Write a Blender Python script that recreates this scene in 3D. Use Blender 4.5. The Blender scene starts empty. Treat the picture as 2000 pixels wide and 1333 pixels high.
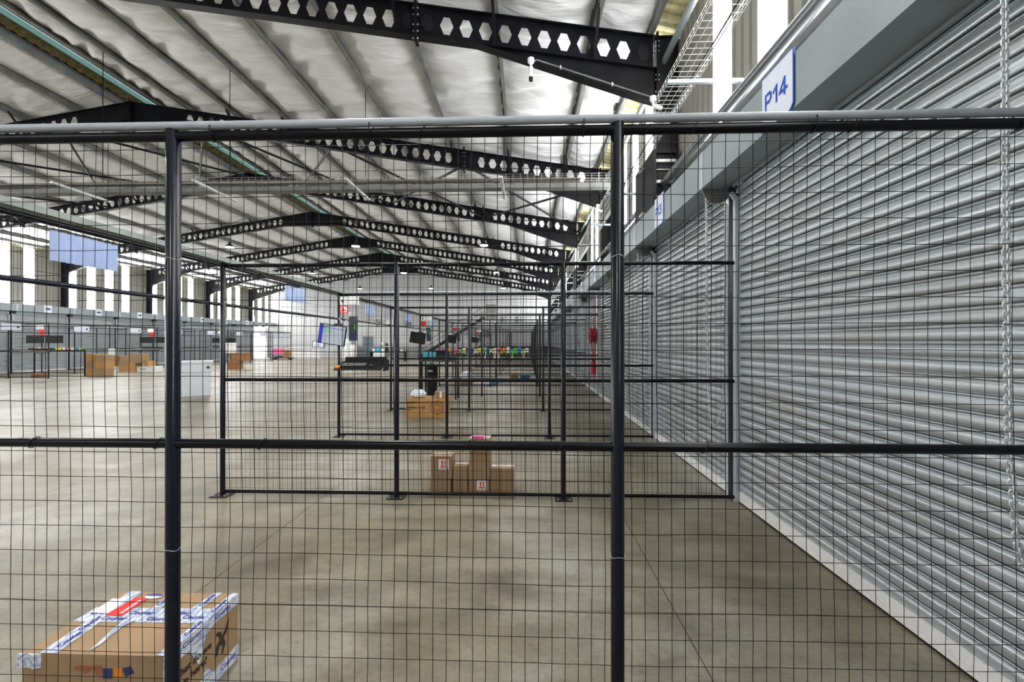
import bpy, bmesh, math, random
from mathutils import Vector, Matrix, noise
random.seed(7)
R = math.radians
scene = bpy.context.scene
COL = scene.collection

# ------------------------------------------------------------------ camera
cam_d = bpy.data.cameras.new('camera'); cam = bpy.data.objects.new('camera', cam_d); COL.objects.link(cam)
cam.location = (0, 0, 1.60)
cam.rotation_euler = (R(90.12), 0, R(1.93))
cam_d.sensor_width = 36.0; cam_d.lens = 889.0 * 36.0 / 2000.0
cam_d.clip_start = 0.05; cam_d.clip_end = 300
scene.camera = cam
# ------------------------------------------------------------------ view, world, sun
vs = scene.view_settings
vs.view_transform = 'Standard'; vs.look = 'None'; vs.gamma = 1.0; vs.exposure = 0.55
vs.use_curve_mapping = False
w = bpy.data.worlds.new('overcast_sky'); scene.world = w; w.use_nodes = True
bg = w.node_tree.nodes['Background']; bg.inputs[0].default_value = (0.86, 0.93, 1.0, 1); bg.inputs[1].default_value = 2.5
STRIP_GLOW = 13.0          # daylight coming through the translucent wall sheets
LAMP_W = 120.0            # each high-bay lamp, the unseen fill ones too
sun_d = bpy.data.lights.new('sun', 'SUN'); sun_d.energy = 6.0; sun_d.angle = R(1.5); sun_d.color = (1, .96, .9)
sun = bpy.data.objects.new('sun', sun_d); COL.objects.link(sun)
sun.rotation_euler = Vector((0.72, -0.22, -0.62)).to_track_quat('-Z', 'Y').to_euler()

# ------------------------------------------------------------------ dimensions
BAY = 2.93                       # door bay
XR = -12.10                      # ridge
XE = 2.15                        # rafter end at column
ZE = 6.66; SL = 0.159            # rafter top at XE, slope
RD = 0.53                        # rafter depth
Y0, Y1 = -9.0, 46.4              # hall ends
FR = [7.66 - 5.86 * 2 + 5.86 * i for i in range(0, 9)]      # portal frames
XW = 2.50                        # cladding
def MX(x): return 2 * XR - x
def zt(x):                       # rafter top
    return ZE + SL * (XE - (x if x >= XR else MX(x)))
def zl(x): return zt(x) + 0.20   # roof lining

# ------------------------------------------------------------------ materials
def newmat(name):
    m = bpy.data.materials.new(name); m.use_nodes = True
    nt = m.node_tree; b = nt.nodes['Principled BSDF']
    return m, nt, b
def pos(nt, scale=(1, 1, 1)):
    g = nt.nodes.new('ShaderNodeNewGeometry'); mp = nt.nodes.new('ShaderNodeMapping')
    mp.inputs['Scale'].default_value = scale
    nt.links.new(g.outputs['Position'], mp.inputs['Vector'])
    return mp.outputs[0]
def nz(nt, vec, scale, detail=3, rough=.55):
    n = nt.nodes.new('ShaderNodeTexNoise'); n.inputs['Scale'].default_value = scale
    n.inputs['Detail'].default_value = detail; n.inputs['Roughness'].default_value = rough
    nt.links.new(vec, n.inputs['Vector']); return n.outputs['Fac']
def ramp(nt, fac, stops):
    r = nt.nodes.new('ShaderNodeValToRGB'); e = r.color_ramp.elements
    while len(e) < len(stops): e.new(0.5)
    for k, (p, c) in enumerate(stops):
        e[k].position = p; e[k].color = (*c, 1) if len(c) == 3 else c
    nt.links.new(fac, r.inputs[0]); return r.outputs[0]
def mixc(nt, fac, a, b, mode='MIX'):
    n = nt.nodes.new('ShaderNodeMix'); n.data_type = 'RGBA'; n.blend_type = mode
    if isinstance(fac, float): n.inputs[0].default_value = fac
    else: nt.links.new(fac, n.inputs[0])
    for s, v in ((6, a), (7, b)):
        if isinstance(v, tuple): n.inputs[s].default_value = (*v, 1)
        else: nt.links.new(v, n.inputs[s])
    return n.outputs[2]
def bump(nt, b, h, strength, dist=.01):
    n = nt.nodes.new('ShaderNodeBump'); n.inputs['Strength'].default_value = strength; n.inputs['Distance'].default_value = dist
    nt.links.new(h, n.inputs['Height']); nt.links.new(n.outputs[0], b.inputs['Normal'])
def simple(name, c, rough=.5, metal=0.0, var=.12, scale=8., bmp=0., spec=.5):
    m, nt, b = newmat(name)
    p = pos(nt); n = nz(nt, p, scale)
    lo = tuple(max(0, v * (1 - var)) for v in c); hi = tuple(min(1, v * (1 + var)) for v in c)
    nt.links.new(ramp(nt, n, [(.3, lo), (.7, hi)]), b.inputs['Base Color'])
    b.inputs['Roughness'].default_value = rough; b.inputs['Metallic'].default_value = metal
    b.inputs['Specular IOR Level'].default_value = spec
    if bmp: bump(nt, b, nz(nt, p, scale * 6), bmp)
    return m
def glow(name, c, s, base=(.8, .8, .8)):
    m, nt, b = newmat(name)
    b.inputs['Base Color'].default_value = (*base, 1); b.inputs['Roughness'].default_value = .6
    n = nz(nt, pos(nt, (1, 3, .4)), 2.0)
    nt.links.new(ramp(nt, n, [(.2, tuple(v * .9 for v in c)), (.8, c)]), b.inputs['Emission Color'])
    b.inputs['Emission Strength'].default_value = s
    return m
M = {}
M['paint'] = simple('black_gloss_paint', (.004, .006, .014), .24, 0, .3, 30, 0, .32)
M['wire'] = simple('black_wire', (.004, .004, .005), .5, 0, .2, 30, 0, .15)
M['rail'] = simple('black_rail_paint', (.003, .0035, .006), .26, 0, .3, 30, 0, .22)
M['steel'] = simple('dark_structural_steel', (.0055, .0058, .0085), .42, 0, .4, 5, 0, .16)
M['steel2'] = simple('dark_plate_steel', (.010, .0105, .015), .5, 0, .3, 12, 0, .2)
M['bolt'] = simple('zinc_bolt', (.75, .76, .78), .3, .8)
M['conduit'] = simple('grey_pvc_conduit', (.37, .41, .46), .38, 0, .06, 12)
M['purlin'] = simple('galvanised_purlin', (.17, .175, .17), .5, .3, .25, 3)
M['channel'] = simple('weathered_channel', (.17, .19, .18), .55, .2, .2, 4)
M['black'] = simple('black_plastic', (.006, .006, .007), .6, 0, .12, 8, 0, .3)
M['dgrey'] = simple('dark_grey_plastic', (.05, .052, .06), .5)
M['white'] = simple('white_paint', (.78, .79, .80), .45, 0, .05)
M['paper'] = simple('white_paper', (.82, .82, .82), .7, 0, .04)
M['red'] = simple('red_print', (.68, .012, .010), .5)
M['hosered'] = simple('red_enamel', (.45, .008, .02), .35)
M['blue'] = simple('blue_print', (.01, .07, .42), .45)
M['signwhite'] = simple('sign_white', (.70, .76, .88), .4, 0, .03)
M['navy'] = simple('navy_print', (.03, .04, .13), .6)
M['ink'] = simple('black_ink', (.03, .02, .015), .7)
M['inkblue'] = simple('blue_ink', (.04, .05, .30), .5)
M['orange'] = simple('orange_print', (.75, .25, .02), .6)
M['brownprint'] = simple('brown_print', (.28, .11, .045), .7)
M['wallgrey'] = simple('painted_end_wall', (.44, .45, .46), .7, 0, .05, 1.5)
M['wallband'] = simple('grey_wall_band', (.20, .20, .20), .7, 0, .08, 1.5)
M['doorgrey'] = simple('slate_door', (.10, .15, .19), .5)
M['eave'] = simple('yellowed_eave_sheet', (.60, .55, .30), .6, 0, .3, 6)
M['teal'] = simple('green_translucent_ridge', (.24, .38, .35), .5, 0, .25, 5)
M['amber'] = simple('weathered_ridge_foam', (.16, .13, .05), .8, 0, .4, 9)
def tealsheet():
    m, nt, b = newmat('green_translucent_sheet')
    tr = nt.nodes.new('ShaderNodeBsdfTranslucent'); tr.inputs[0].default_value = (.07, .12, .115, 1)
    df = nt.nodes.new('ShaderNodeBsdfDiffuse'); mx = nt.nodes.new('ShaderNodeMixShader'); mx.inputs[0].default_value = .45
    n = nz(nt, pos(nt), 3.0); nt.links.new(ramp(nt, n, [(.3, (.17, .26, .25)), (.7, (.26, .37, .355))]), df.inputs[0])
    nt.links.new(df.outputs[0], mx.inputs[1]); nt.links.new(tr.outputs[0], mx.inputs[2]); nt.links.new(mx.outputs[0], nt.nodes['Material Output'].inputs[0])
    return m
M['tealsheet'] = tealsheet()
M['pale'] = simple('white_plastic_bin', (.66, .71, .76), .42, 0, .05, 4)
M['correx'] = simple('corrugated_plastic_board', (.29, .37, .57), .5, 0, .04)
M['bag'] = simple('white_plastic_bag', (.75, .79, .86), .3, 0, .08, 14, .6)
M['cables'] = simple('cable_brown', (.20, .15, .12), .6, 0, .3, 20)
M['wirebright'] = simple('bright_zinc_wire', (.50, .50, .48), .4, .4)
M['cyan'] = simple('cyan_plastic', (.10, .45, .60), .5)
M['boltblue'] = simple('blue_plastic', (.03, .17, .40), .45)
M['outside'] = simple('pale_yard_paving', (.65, .62, .58), .8)
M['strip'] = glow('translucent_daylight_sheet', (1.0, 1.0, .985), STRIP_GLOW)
M['lamp'] = glow('lamp_diffuser', (1, .98, .95), 14)
M['screen'] = glow('screen_light', (.70, .76, .92), .38, (.05, .05, .05))
M['screenblue'] = glow('screen_blue', (.01, .03, .55), .5, (.02, .02, .05))
M['screengreen'] = glow('screen_green', (.36, .75, .55), .42, (.02, .05, .02))
M['led'] = glow('green_led', (.05, .75, .1), .6, (.02, .05, .02))

def galv(name, c, rough, metal, rust=0.0, streak=(1, 1, 1)):
    m, nt, b = newmat(name)
    p = pos(nt)
    v = nt.nodes.new('ShaderNodeTexVoronoi'); v.inputs['Scale'].default_value = 70; nt.links.new(p, v.inputs['Vector'])
    sp = ramp(nt, v.outputs['Color'], [(.0, tuple(x * .86 for x in c)), (1., tuple(min(1, x * 1.1) for x in c))])
    n = nz(nt, pos(nt, streak), 1.3, 4)
    dirt = ramp(nt, n, [(.35, tuple(x * .84 for x in c)), (.65, tuple(min(1, x * 1.06) for x in c))])
    col = mixc(nt, .5, sp, dirt)
    if rust:
        n2 = nz(nt, pos(nt, (1, .25, 3)), 2.4, 4)
        col = mixc(nt, ramp(nt, n2, [(.5, (0, 0, 0)), (.75, (rust,) * 3)]), col, (.38, .31, .22))
    nt.links.new(col, b.inputs['Base Color'])
    rr = ramp(nt, n, [(.3, (rough - .08,) * 3), (.7, (rough + .1,) * 3)])
    nt.links.new(rr, b.inputs['Roughness']); b.inputs['Metallic'].default_value = metal
    return m
M['slat'] = galv('galvanised_slat', (.45, .495, .53), .33, .62, .3, (1, .15, 5))
M['galv'] = galv('galvanised_steel', (.60, .63, .65), .38, .5)
M['hood'] = galv('galvanised_hood', (.30, .35, .372), .45, .25)
M['guide'] = galv('zinc_door_guide', (.50, .55, .62), .42, .3)
M['pipe'] = galv('galvanised_pipe', (.20, .21, .22), .3, .85)
M['chain'] = galv('bright_zinc_chain', (.74, .77, .82), .3, .55)
M['bar'] = galv('aluminium_bottom_bar', (.74, .74, .74), .45, .15)
M['clad'] = simple('grey_wall_cladding', (.27, .265, .235), .5, 0, .06, 2)

def concrete():
    m, nt, b = newmat('polished_concrete')
    p = pos(nt)
    big = nz(nt, pos(nt, (1, .8, 1)), .55, 4, .6); mid = nz(nt, pos(nt, (1, 1.5, 1)), 1.9, 6, .68); fine = nz(nt, p, 30, 4, .7)
    swirl = nz(nt, pos(nt, (.5, 2.6, 1)), 1.1, 5, .7)
    col = ramp(nt, big, [(.34, (.135, .116, .074)), (.45, (.215, .19, .132)), (.54, (.27, .25, .20)), (.66, (.37, .36, .33))])
    col = mixc(nt, 1.0, col, ramp(nt, mid, [(.30, (.52, .50, .46)), (.5, (.95, .94, .92)), (.66, (1.15, 1.15, 1.15))]), 'MULTIPLY')
    col = mixc(nt, .8, col, ramp(nt, swirl, [(.35, (.72, .70, .66)), (.55, (1, 1, 1))]), 'MULTIPLY')
    col = mixc(nt, 1.0, col, ramp(nt, fine, [(.3, (.74, .73, .71)), (.55, (1, 1, 1))]), 'MULTIPLY')
    spots = nz(nt, p, 8.5, 2, .5)
    col = mixc(nt, ramp(nt, spots, [(.70, (0, 0, 0)), (.78, (.5,) * 3)]), col, (.09, .075, .05))
    nt.links.new(col, b.inputs['Base Color'])
    nt.links.new(ramp(nt, mid, [(.3, (.34,) * 3), (.7, (.52,) * 3)]), b.inputs['Roughness'])
    bump(nt, b, fine, .12, .004)
    return m
M['concrete'] = concrete()
def lining():
    m, nt, b = newmat('white_roof_insulation')
    n = nz(nt, pos(nt, (1.1, 5.0, 1)), 1.6, 5, .6)
    nt.links.new(ramp(nt, n, [(.3, (.74, .75, .765)), (.7, (.87, .88, .895))]), b.inputs['Base Color'])
    b.inputs['Roughness'].default_value = .55
    n2 = nz(nt, pos(nt, (.9, 3.4, 1)), 1.0, 3, .5)
    bump(nt, b, n2, 1.0, .13)
    return m
M['lining'] = lining()
def cardboard(name, c):
    m, nt, b = newmat(name)
    n = nz(nt, pos(nt, (3, 3, 40)), 3, 3); n2 = nz(nt, pos(nt), 5, 4)
    col = mixc(nt, .5, ramp(nt, n, [(.3, tuple(x * .9 for x in c)), (.7, tuple(x * 1.08 for x in c))]), ramp(nt, n2, [(.3, tuple(x * .85 for x in c)), (.7, tuple(x * 1.1 for x in c))]))
    nt.links.new(col, b.inputs['Base Color']); b.inputs['Roughness'].default_value = .75
    bump(nt, b, n2, .12, .01)
    return m
M['card'] = cardboard('brown_cardboard', (.33, .215, .118))
M['card2'] = cardboard('orange_cardboard', (.46, .25, .085))
M['card3'] = cardboard('dark_cardboard', (.28, .13, .05))
def tape():
    m, nt, b = newmat('printed_packing_tape')
    n = nz(nt, pos(nt, (60, 18, 60)), 1.0, 3)
    nt.links.new(ramp(nt, n, [(.44, (.30, .36, .55)), (.52, (.62, .66, .74)), (.7, (.72, .75, .80))]), b.inputs['Base Color'])
    b.inputs['Roughness'].default_value = .3
    return m
M['tape'] = tape()
TAGC = dict(magenta=(.75, .02, .35), orange=(.85, .30, .02), pink=(.75, .15, .35), lime=(.35, .75, .12), cream=(.75, .70, .45), blue=(.03, .20, .60), yellow=(.80, .62, .03), white=(.75, .78, .78), green=(.10, .65, .05), teal=(.15, .5, .5))
for k, c in TAGC.items(): M['tag_' + k] = simple('paper_' + k, c, .6, 0, .05)

# ------------------------------------------------------------------ mesh helpers
class MB:
    def __init__(s): s.v = []; s.f = []; s.sm = []
    def add(s, vs, fs, smooth=False):
        o = len(s.v); s.v += [tuple(v) for v in vs]
        s.f += [tuple(o + i for i in f) for f in fs]; s.sm += [smooth] * len(fs)
        return s
    def box(s, x0, x1, y0, y1, z0, z1):
        return s.add([(x0, y0, z0), (x1, y0, z0), (x1, y1, z0), (x0, y1, z0), (x0, y0, z1), (x1, y0, z1), (x1, y1, z1), (x0, y1, z1)],
                     [(3, 2, 1, 0), (4, 5, 6, 7), (0, 1, 5, 4), (1, 2, 6, 5), (2, 3, 7, 6), (3, 0, 4, 7)])
    def cb(s, c, d): return s.box(c[0] - d[0] / 2, c[0] + d[0] / 2, c[1] - d[1] / 2, c[1] + d[1] / 2, c[2] - d[2] / 2, c[2] + d[2] / 2)
    def bar(s, p0, p1, w, h, up=(0, 0, 1)):      # rectangular bar p0-p1
        p0, p1 = Vector(p0), Vector(p1); d = (p1 - p0).normalized()
        a = d.cross(Vector(up));
        if a.length < 1e-4: a = d.cross(Vector((1, 0, 0)))
        a.normalize(); b = a.cross(d).normalized()
        vs = []
        for p in (p0, p1):
            for i, j in ((-1, -1), (1, -1), (1, 1), (-1, 1)): vs.append(p + a * (i * w / 2) + b * (j * h / 2))
        return s.add(vs, [(0, 1, 2, 3), (7, 6, 5, 4), (0, 4, 5, 1), (1, 5, 6, 2), (2, 6, 7, 3), (3, 7, 4, 0)])
    def tube(s, pts, r, n=8, cap=True, closed=False):
        pts = [Vector(p) for p in pts]; k = len(pts); rings = []; prev = None
        for i, p in enumerate(pts):
            if closed: d = pts[(i + 1) % k] - pts[i - 1]
            else: d = pts[min(i + 1, k - 1)] - pts[max(i - 1, 0)]
            d.normalize()
            if prev is None:
                a = d.cross(Vector((0, 0, 1)));
                if a.length < .05: a = d.cross(Vector((0, 1, 0)))
            else:
                a = prev - d * prev.dot(d)
            a.normalize(); prev = a; b = d.cross(a)
            rr = r[i] if isinstance(r, (list, tuple)) else r
            rings.append([p + (a * math.cos(2 * math.pi * j / n) + b * math.sin(2 * math.pi * j / n)) * rr for j in range(n)])
        vs = [v for g in rings for v in g]; fs = []
        for i in range(k if closed else k - 1):
            i2 = (i + 1) % k
            for j in range(n): fs.append((i * n + j, i * n + (j + 1) % n, i2 * n + (j + 1) % n, i2 * n + j))
        s.add(vs, fs, n > 4)
        if cap and not closed:
            s.add(rings[0], [tuple(range(n))[::-1]]); s.add(rings[-1], [tuple(range(n))])
        return s
    def prism(s, poly, axis, a0, a1):            # polygon extruded along axis ('x','y','z')
        def P(u, v, t): return {'x': (t, u, v), 'y': (u, t, v), 'z': (u, v, t)}[axis]
        n = len(poly); vs = [P(u, v, a0) for u, v in poly] + [P(u, v, a1) for u, v in poly]
        fs = [tuple(range(n)), tuple(range(2 * n - 1, n - 1, -1))] + [(i, i + n, (i + 1) % n + n, (i + 1) % n) for i in range(n)]
        return s.add(vs, fs)
    def sheet(s, prof, axis, a0, a1, smooth=False):   # open profile extruded
        def P(u, v, t): return {'x': (t, u, v), 'y': (u, t, v), 'z': (u, v, t)}[axis]
        n = len(prof)
        return s.add([P(u, v, a0) for u, v in prof] + [P(u, v, a1) for u, v in prof], [(i, i + 1, i + 1 + n, i + n) for i in range(n - 1)], smooth)
    def mesh(s, name):
        me = bpy.data.meshes.new(name); me.from_pydata(s.v, [], s.f)
        bm = bmesh.new(); bm.from_mesh(me); bmesh.ops.recalc_face_normals(bm, faces=bm.faces); bm.to_mesh(me); bm.free()
        me.polygons.foreach_set('use_smooth', s.sm); me.update()
        return me
def circ(cx, cy, r, n=16, a0=0, a1=2 * math.pi, end=False):
    m = n + 1 if end else n
    return [(cx + r * math.cos(a0 + (a1 - a0) * i / n), cy + r * math.sin(a0 + (a1 - a0) * i / n)) for i in range(m)]

def put(name, me, mat, parent=None, loc=None, rot=None):
    if isinstance(me, MB): me = me.mesh(name)
    o = bpy.data.objects.new(name, me); COL.objects.link(o)
    if mat and not me.materials: me.materials.append(M[mat] if isinstance(mat, str) else mat)
    if parent: o.parent = parent
    if loc: o.location = loc
    if rot: o.rotation_euler = rot
    return o
def tag(o, label, cat=None, group=None, kind=None):
    if label: o['label'] = label
    if cat: o['category'] = cat
    if group: o['group'] = group
    if kind: o['kind'] = kind
    return o
def thing(name, label, cat, loc=(0, 0, 0), rotz=0, group=None, kind=None):
    o = bpy.data.objects.new(name, None); COL.objects.link(o); o.empty_display_size = .1
    o.location = loc; o.rotation_euler = (0, 0, rotz)
    return tag(o, label, cat, group, kind)
def struct(name, label): return thing(name, label, None, kind='structure')
def copy_tree(o, loc=None, parent=None):
    c = o.copy(); COL.objects.link(c)
    if parent: c.parent = parent
    if loc is not None: c.location = loc
    for ch in list(o.children): copy_tree(ch, None, c)
    return c
def text(name, s, size, mat, parent, matrix, bold=.0, ext=.0008, align='LEFT', sx=1.0):
    cu = bpy.data.curves.new(name, 'FONT'); cu.body = s; cu.size = size; cu.extrude = ext; cu.offset = bold * size
    cu.align_x = align; cu.resolution_u = 3
    t = bpy.data.objects.new('tmp', cu); COL.objects.link(t)
    dg = bpy.context.evaluated_depsgraph_get(); me = bpy.data.meshes.new_from_object(t.evaluated_get(dg)); bpy.data.objects.remove(t)
    me.name = name; me.materials.clear(); me.materials.append(M[mat])
    if sx != 1.0: me.transform(Matrix.Diagonal((sx, 1, 1, 1)))
    o = bpy.data.objects.new(name, me); COL.objects.link(o); o.parent = parent; o.matrix_local = matrix
    return o
def frame_m(xa, ya, origin):                     # matrix from text x-axis, y-axis, origin
    xa, ya = Vector(xa).normalized(), Vector(ya).normalized(); za = xa.cross(ya)
    m = Matrix((xa, ya, za)).transposed().to_4x4(); m.translation = origin
    return m
ORD = 'first second third fourth fifth sixth seventh eighth ninth tenth eleventh twelfth thirteenth fourteenth fifteenth sixteenth'.split()

# ================================================================== SETTING
# ---- floor of cast slabs with saw-cut joints
floor = put('floor', MB().box(MX(3.2), 3.2, Y0 - .5, Y1 + 4, -.30, -.06), 'wallband'); tag(floor, 'pale stained concrete warehouse floor with straight joints', None, None, 'structure')
sx0 = -2.110; SW = 2.985
slab_me = MB().box(.003, SW - .003, .003, 5.86 - .003, -.06, 0).mesh('concrete_slab')
for i in range(-9, 3):
    for j in range(-2, 8):
        x = sx0 + SW * i
        if x < -29 or x > 2.5: continue
        put('concrete_slab', slab_me, 'concrete', floor, (x, -9 + 5.86 * (j + 2) * 1.0, 0))
# ---- roof: deck, insulation, purlins
ceiling = tag(put('ceiling', MB().add(
    [(2.75, Y0, zl(2.75) + .14), (XR + .22, Y0, zl(XR + .22) + .10), (XR + .22, Y1 + .2, zl(XR + .22) + .10), (2.75, Y1 + .2, zl(2.75) + .14),
     (MX(2.75), Y0, zl(2.75) + .14), (MX(XR + .12), Y0, zl(XR) + .14), (MX(XR + .12), Y1 + .2, zl(XR) + .14), (MX(2.75), Y1 + .2, zl(2.75) + .14)],
    [(0, 1, 2, 3), (7, 6, 5, 4)]), 'clad'), 'pitched warehouse roof lined with white insulation blanket', None, None, 'structure')
PUR = [2.02, 1.12, -.55, -2.2, -3.85, -5.5, -7.15, -8.8, -10.3, -11.20]
PURL = PUR[:-2] + [-10.45, -11.72]
def pur_prof(mir):
    t = .005; p = [(0, 0), (.07, 0), (.07, .022), (.07 - t, .022), (.07 - t, t), (t, t), (t, .195), (-.065, .195), (-.065, .2), (0, .2)]
    return [(-u if mir else u, v) for u, v in p]
pm = [MB().prism(pur_prof(k), 'y', Y0, Y1).mesh('purlin') for k in (0, 1)]
for x in PUR:
    put('purlin', pm[0], 'purlin', ceiling, (x, 0, zt(x)))
for x in PURL: put('purlin', pm[1], 'purlin', ceiling, (MX(x), 0, zt(x)))
def lining_strip(xa, xb, seed, y0=Y0, y1=Y1, nx=8, dy=.085):
    ny = int((y1 - y0) / dy); vs = []; fs = []
    for j in range(ny + 1):
        y = y0 + (y1 - y0) * j / ny
        for i in range(nx + 1):
            t = i / nx; x = xa + (xb - xa) * t
            s = math.sin(math.pi * t)
            n = noise.noise((x * .45 + seed * 7, y * .9, seed)); n2 = noise.noise((x * .8, y * 2.6, seed + 31))
            yy = y + .42 * x + .25 * math.cos(math.pi * (t - .5)); n3 = noise.noise((x * .35, yy * 2.1, seed + 57)); n4 = noise.noise((x * .6, yy * 5.2, seed + 83)); vs.append((x, y, zl(x) - s * (.07 + .05 * n) - s ** .35 * (.10 * (1 - abs(n3) * 2.2) + .04 * n4)))
    for j in range(ny):
        for i in range(nx):
            a = j * (nx + 1) + i; fs.append((a, a + 1, a + nx + 2, a + nx + 1))
    return MB().add(vs, fs, True)
ed = [2.12] + PUR[1:-1] + [XR + .85]; edl = [2.12] + PURL[1:-1] + [XR + .42]
for k in range(len(ed) - 1):
    put('insulation_strip', lining_strip(ed[k], ed[k + 1], k), 'lining', ceiling)
    put('insulation_strip', lining_strip(MX(edl[k]), MX(edl[k + 1]), k + 20), 'lining', ceiling)
# ridge ventilator: corrugated sheet edges, open slot, and an added plate blocking the sun
cor = lambda y: .025 * math.sin(y * 2 * math.pi / .25)
vs = []; fs = []; ny = int((Y1 - Y0) / .0625)
for j in range(ny + 1):
    y = Y0 + .0625 * j
    vs += [(XR - .30, y, zl(XR) - .03 + cor(y)), (XR - .12, y, zl(XR) + .09 + cor(y))]
    if j: fs.append((2 * j - 2, 2 * j - 1, 2 * j + 1, 2 * j))
put('ridge_sheet', MB().add(vs, fs, True), 'amber', ceiling)
put('ridge_sheet', MB().add([(XR - .10, Y0, zl(XR) + .10), (XR + .17, Y0, zl(XR) + .08), (XR + .17, Y1, zl(XR) + .08), (XR - .10, Y1, zl(XR) + .10)], [(0, 1, 2, 3)]), 'tealsheet', ceiling)
put('ridge_sun_block', MB().box(XR + .12, XR + .13, Y0, Y1, zl(XR) + .10, zl(XR) + .75), 'teal', ceiling)  # unseen plate, added to keep sun from shining through the slot
# ---- side walls: cladding sheets between translucent sheets
def rib_prof(y0, y1, x, s):
    out = []; y = y0; d = .035 * s
    while y < y1 - 1e-4:
        for dy, dx in ((0, 0), (.12, 0), (.135, d), (.185, d)):
            if y + dy <= y1: out.append((x + dx, y + dy))
        y += .2
    out.append((x, y1)); return out
def side_wall(name, sgn, label):
    f = (lambda x: x) if sgn > 0 else MX
    xs = sorted((f(2.62), f(2.75)))
    if sgn > 0: m = MB().box(xs[0], xs[1], Y0, Y1, -.05, 6.9)
    else: m = MB().box(xs[0], xs[1], Y0, DOOR_O[0], -.05, 6.9).box(xs[0], xs[1], DOOR_O[1], Y1, -.05, 6.9).box(xs[0], xs[1], DOOR_O[0], DOOR_O[1], 3.3, 6.9)
    wl = tag(put(name, m, 'clad'), label, None, None, 'structure')
    for c in FR:
        edges = []
        for off in (.56, 1.75, 2.94, 4.13):
            a, b = c + off - .28, c + off + .28
            if b > Y1 or a < Y0: continue
            edges.append((a, b))
            put('translucent_sheet', MB().sheet(rib_prof(a, b, f(XW), sgn), 'z', 3.1, 6.62), 'strip', wl)
        y = c - 1.45
        for a, b in edges + [(c + 4.42, 0)]:
            a2 = min(a, Y1)
            if a2 - y > .05: put('cladding_sheet', MB().sheet(rib_prof(max(y, Y0), a2, f(XW), sgn), 'z', 3.1, 6.62), 'clad', wl)
            y = b
    if sgn > 0: put('girt', MB().box(2.34, 2.46, Y0, Y1, 4.08, 4.28), 'purlin', wl)
    vs = []; fs = []; n = int((Y1 - Y0) / .05)
    for j in range(n + 1):
        y = Y0 + .05 * j; h = .03 if (j // 2) % 2 else 0
        vs += [(f(2.10), y, 6.86 + h), (f(2.62), y, 6.74 + h)]
        if j: fs.append((2 * j - 2, 2 * j - 1, 2 * j + 1, 2 * j))
    put('eave_sheet', MB().add(vs, fs), 'eave', wl)
    return wl
DOOR_O = (1.87 + BAY * 14 - .05, 46.2)           # open doorway in the far end of the left wall (Y range)
wall_r = side_wall('wall_right', 1, 'ribbed grey cladding wall with glowing translucent sheets above roller doors')
wall_l = side_wall('wall_left', -1, 'far ribbed side wall with tall bright translucent sheets above grey roller doors')
# eave pipe and handrail-like pipe above the hoods
pp = tag(put('eave_pipe', MB().tube([(2.28, Y0, 6.28), (2.28, Y1, 6.28)], .05, 12), 'hood'), 'long grey pipe running under the eave of the door wall', 'pipe')
sp_ = thing('service_pipe', 'shiny galvanised service pipe running above the roller door hoods', 'pipe')
for a_, b_ in ((Y0, 7.40), (8.72, 19.10), (20.44, Y1)): put('pipe_run', MB().tube([(2.2, a_, 4.17), (2.2, b_, 4.17)], .062, 16), 'pipe', sp_)
# ---- end walls
ew = MB()
ew.prism([(MX(2.75), -.05), (2.75, -.05), (2.75, zl(2.75) + .1), (XR, zl(XR) + .1), (MX(2.75), zl(2.75) + .1)], 'y', Y1, Y1 + .15)
wall_f = tag(put('wall_far', ew, 'wallgrey'), 'pale grey gable end wall closing the far end of the hall', None, None, 'structure')
put('dado_band', MB().box(-18.5, 2.6, Y1 - .02, Y1, 0, 1.15), 'wallband', wall_f)
wall_b = tag(put('wall_back', MB().prism([(MX(2.75), -.05), (2.75, -.05), (2.75, zl(2.75) + .1), (XR, zl(XR) + .1), (MX(2.75), zl(2.75) + .1)], 'y', Y0 - .15, Y0), 'wallgrey'), 'plain gable end wall behind the viewpoint', None, None, 'structure')
yard = tag(put('ground_outside', MB().box(MX(30), MX(2.7), Y1 - 16, Y1 + 12, -.3, -.02), 'outside'), 'sunlit pale yard outside the open doorway', None, None, 'structure')

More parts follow.
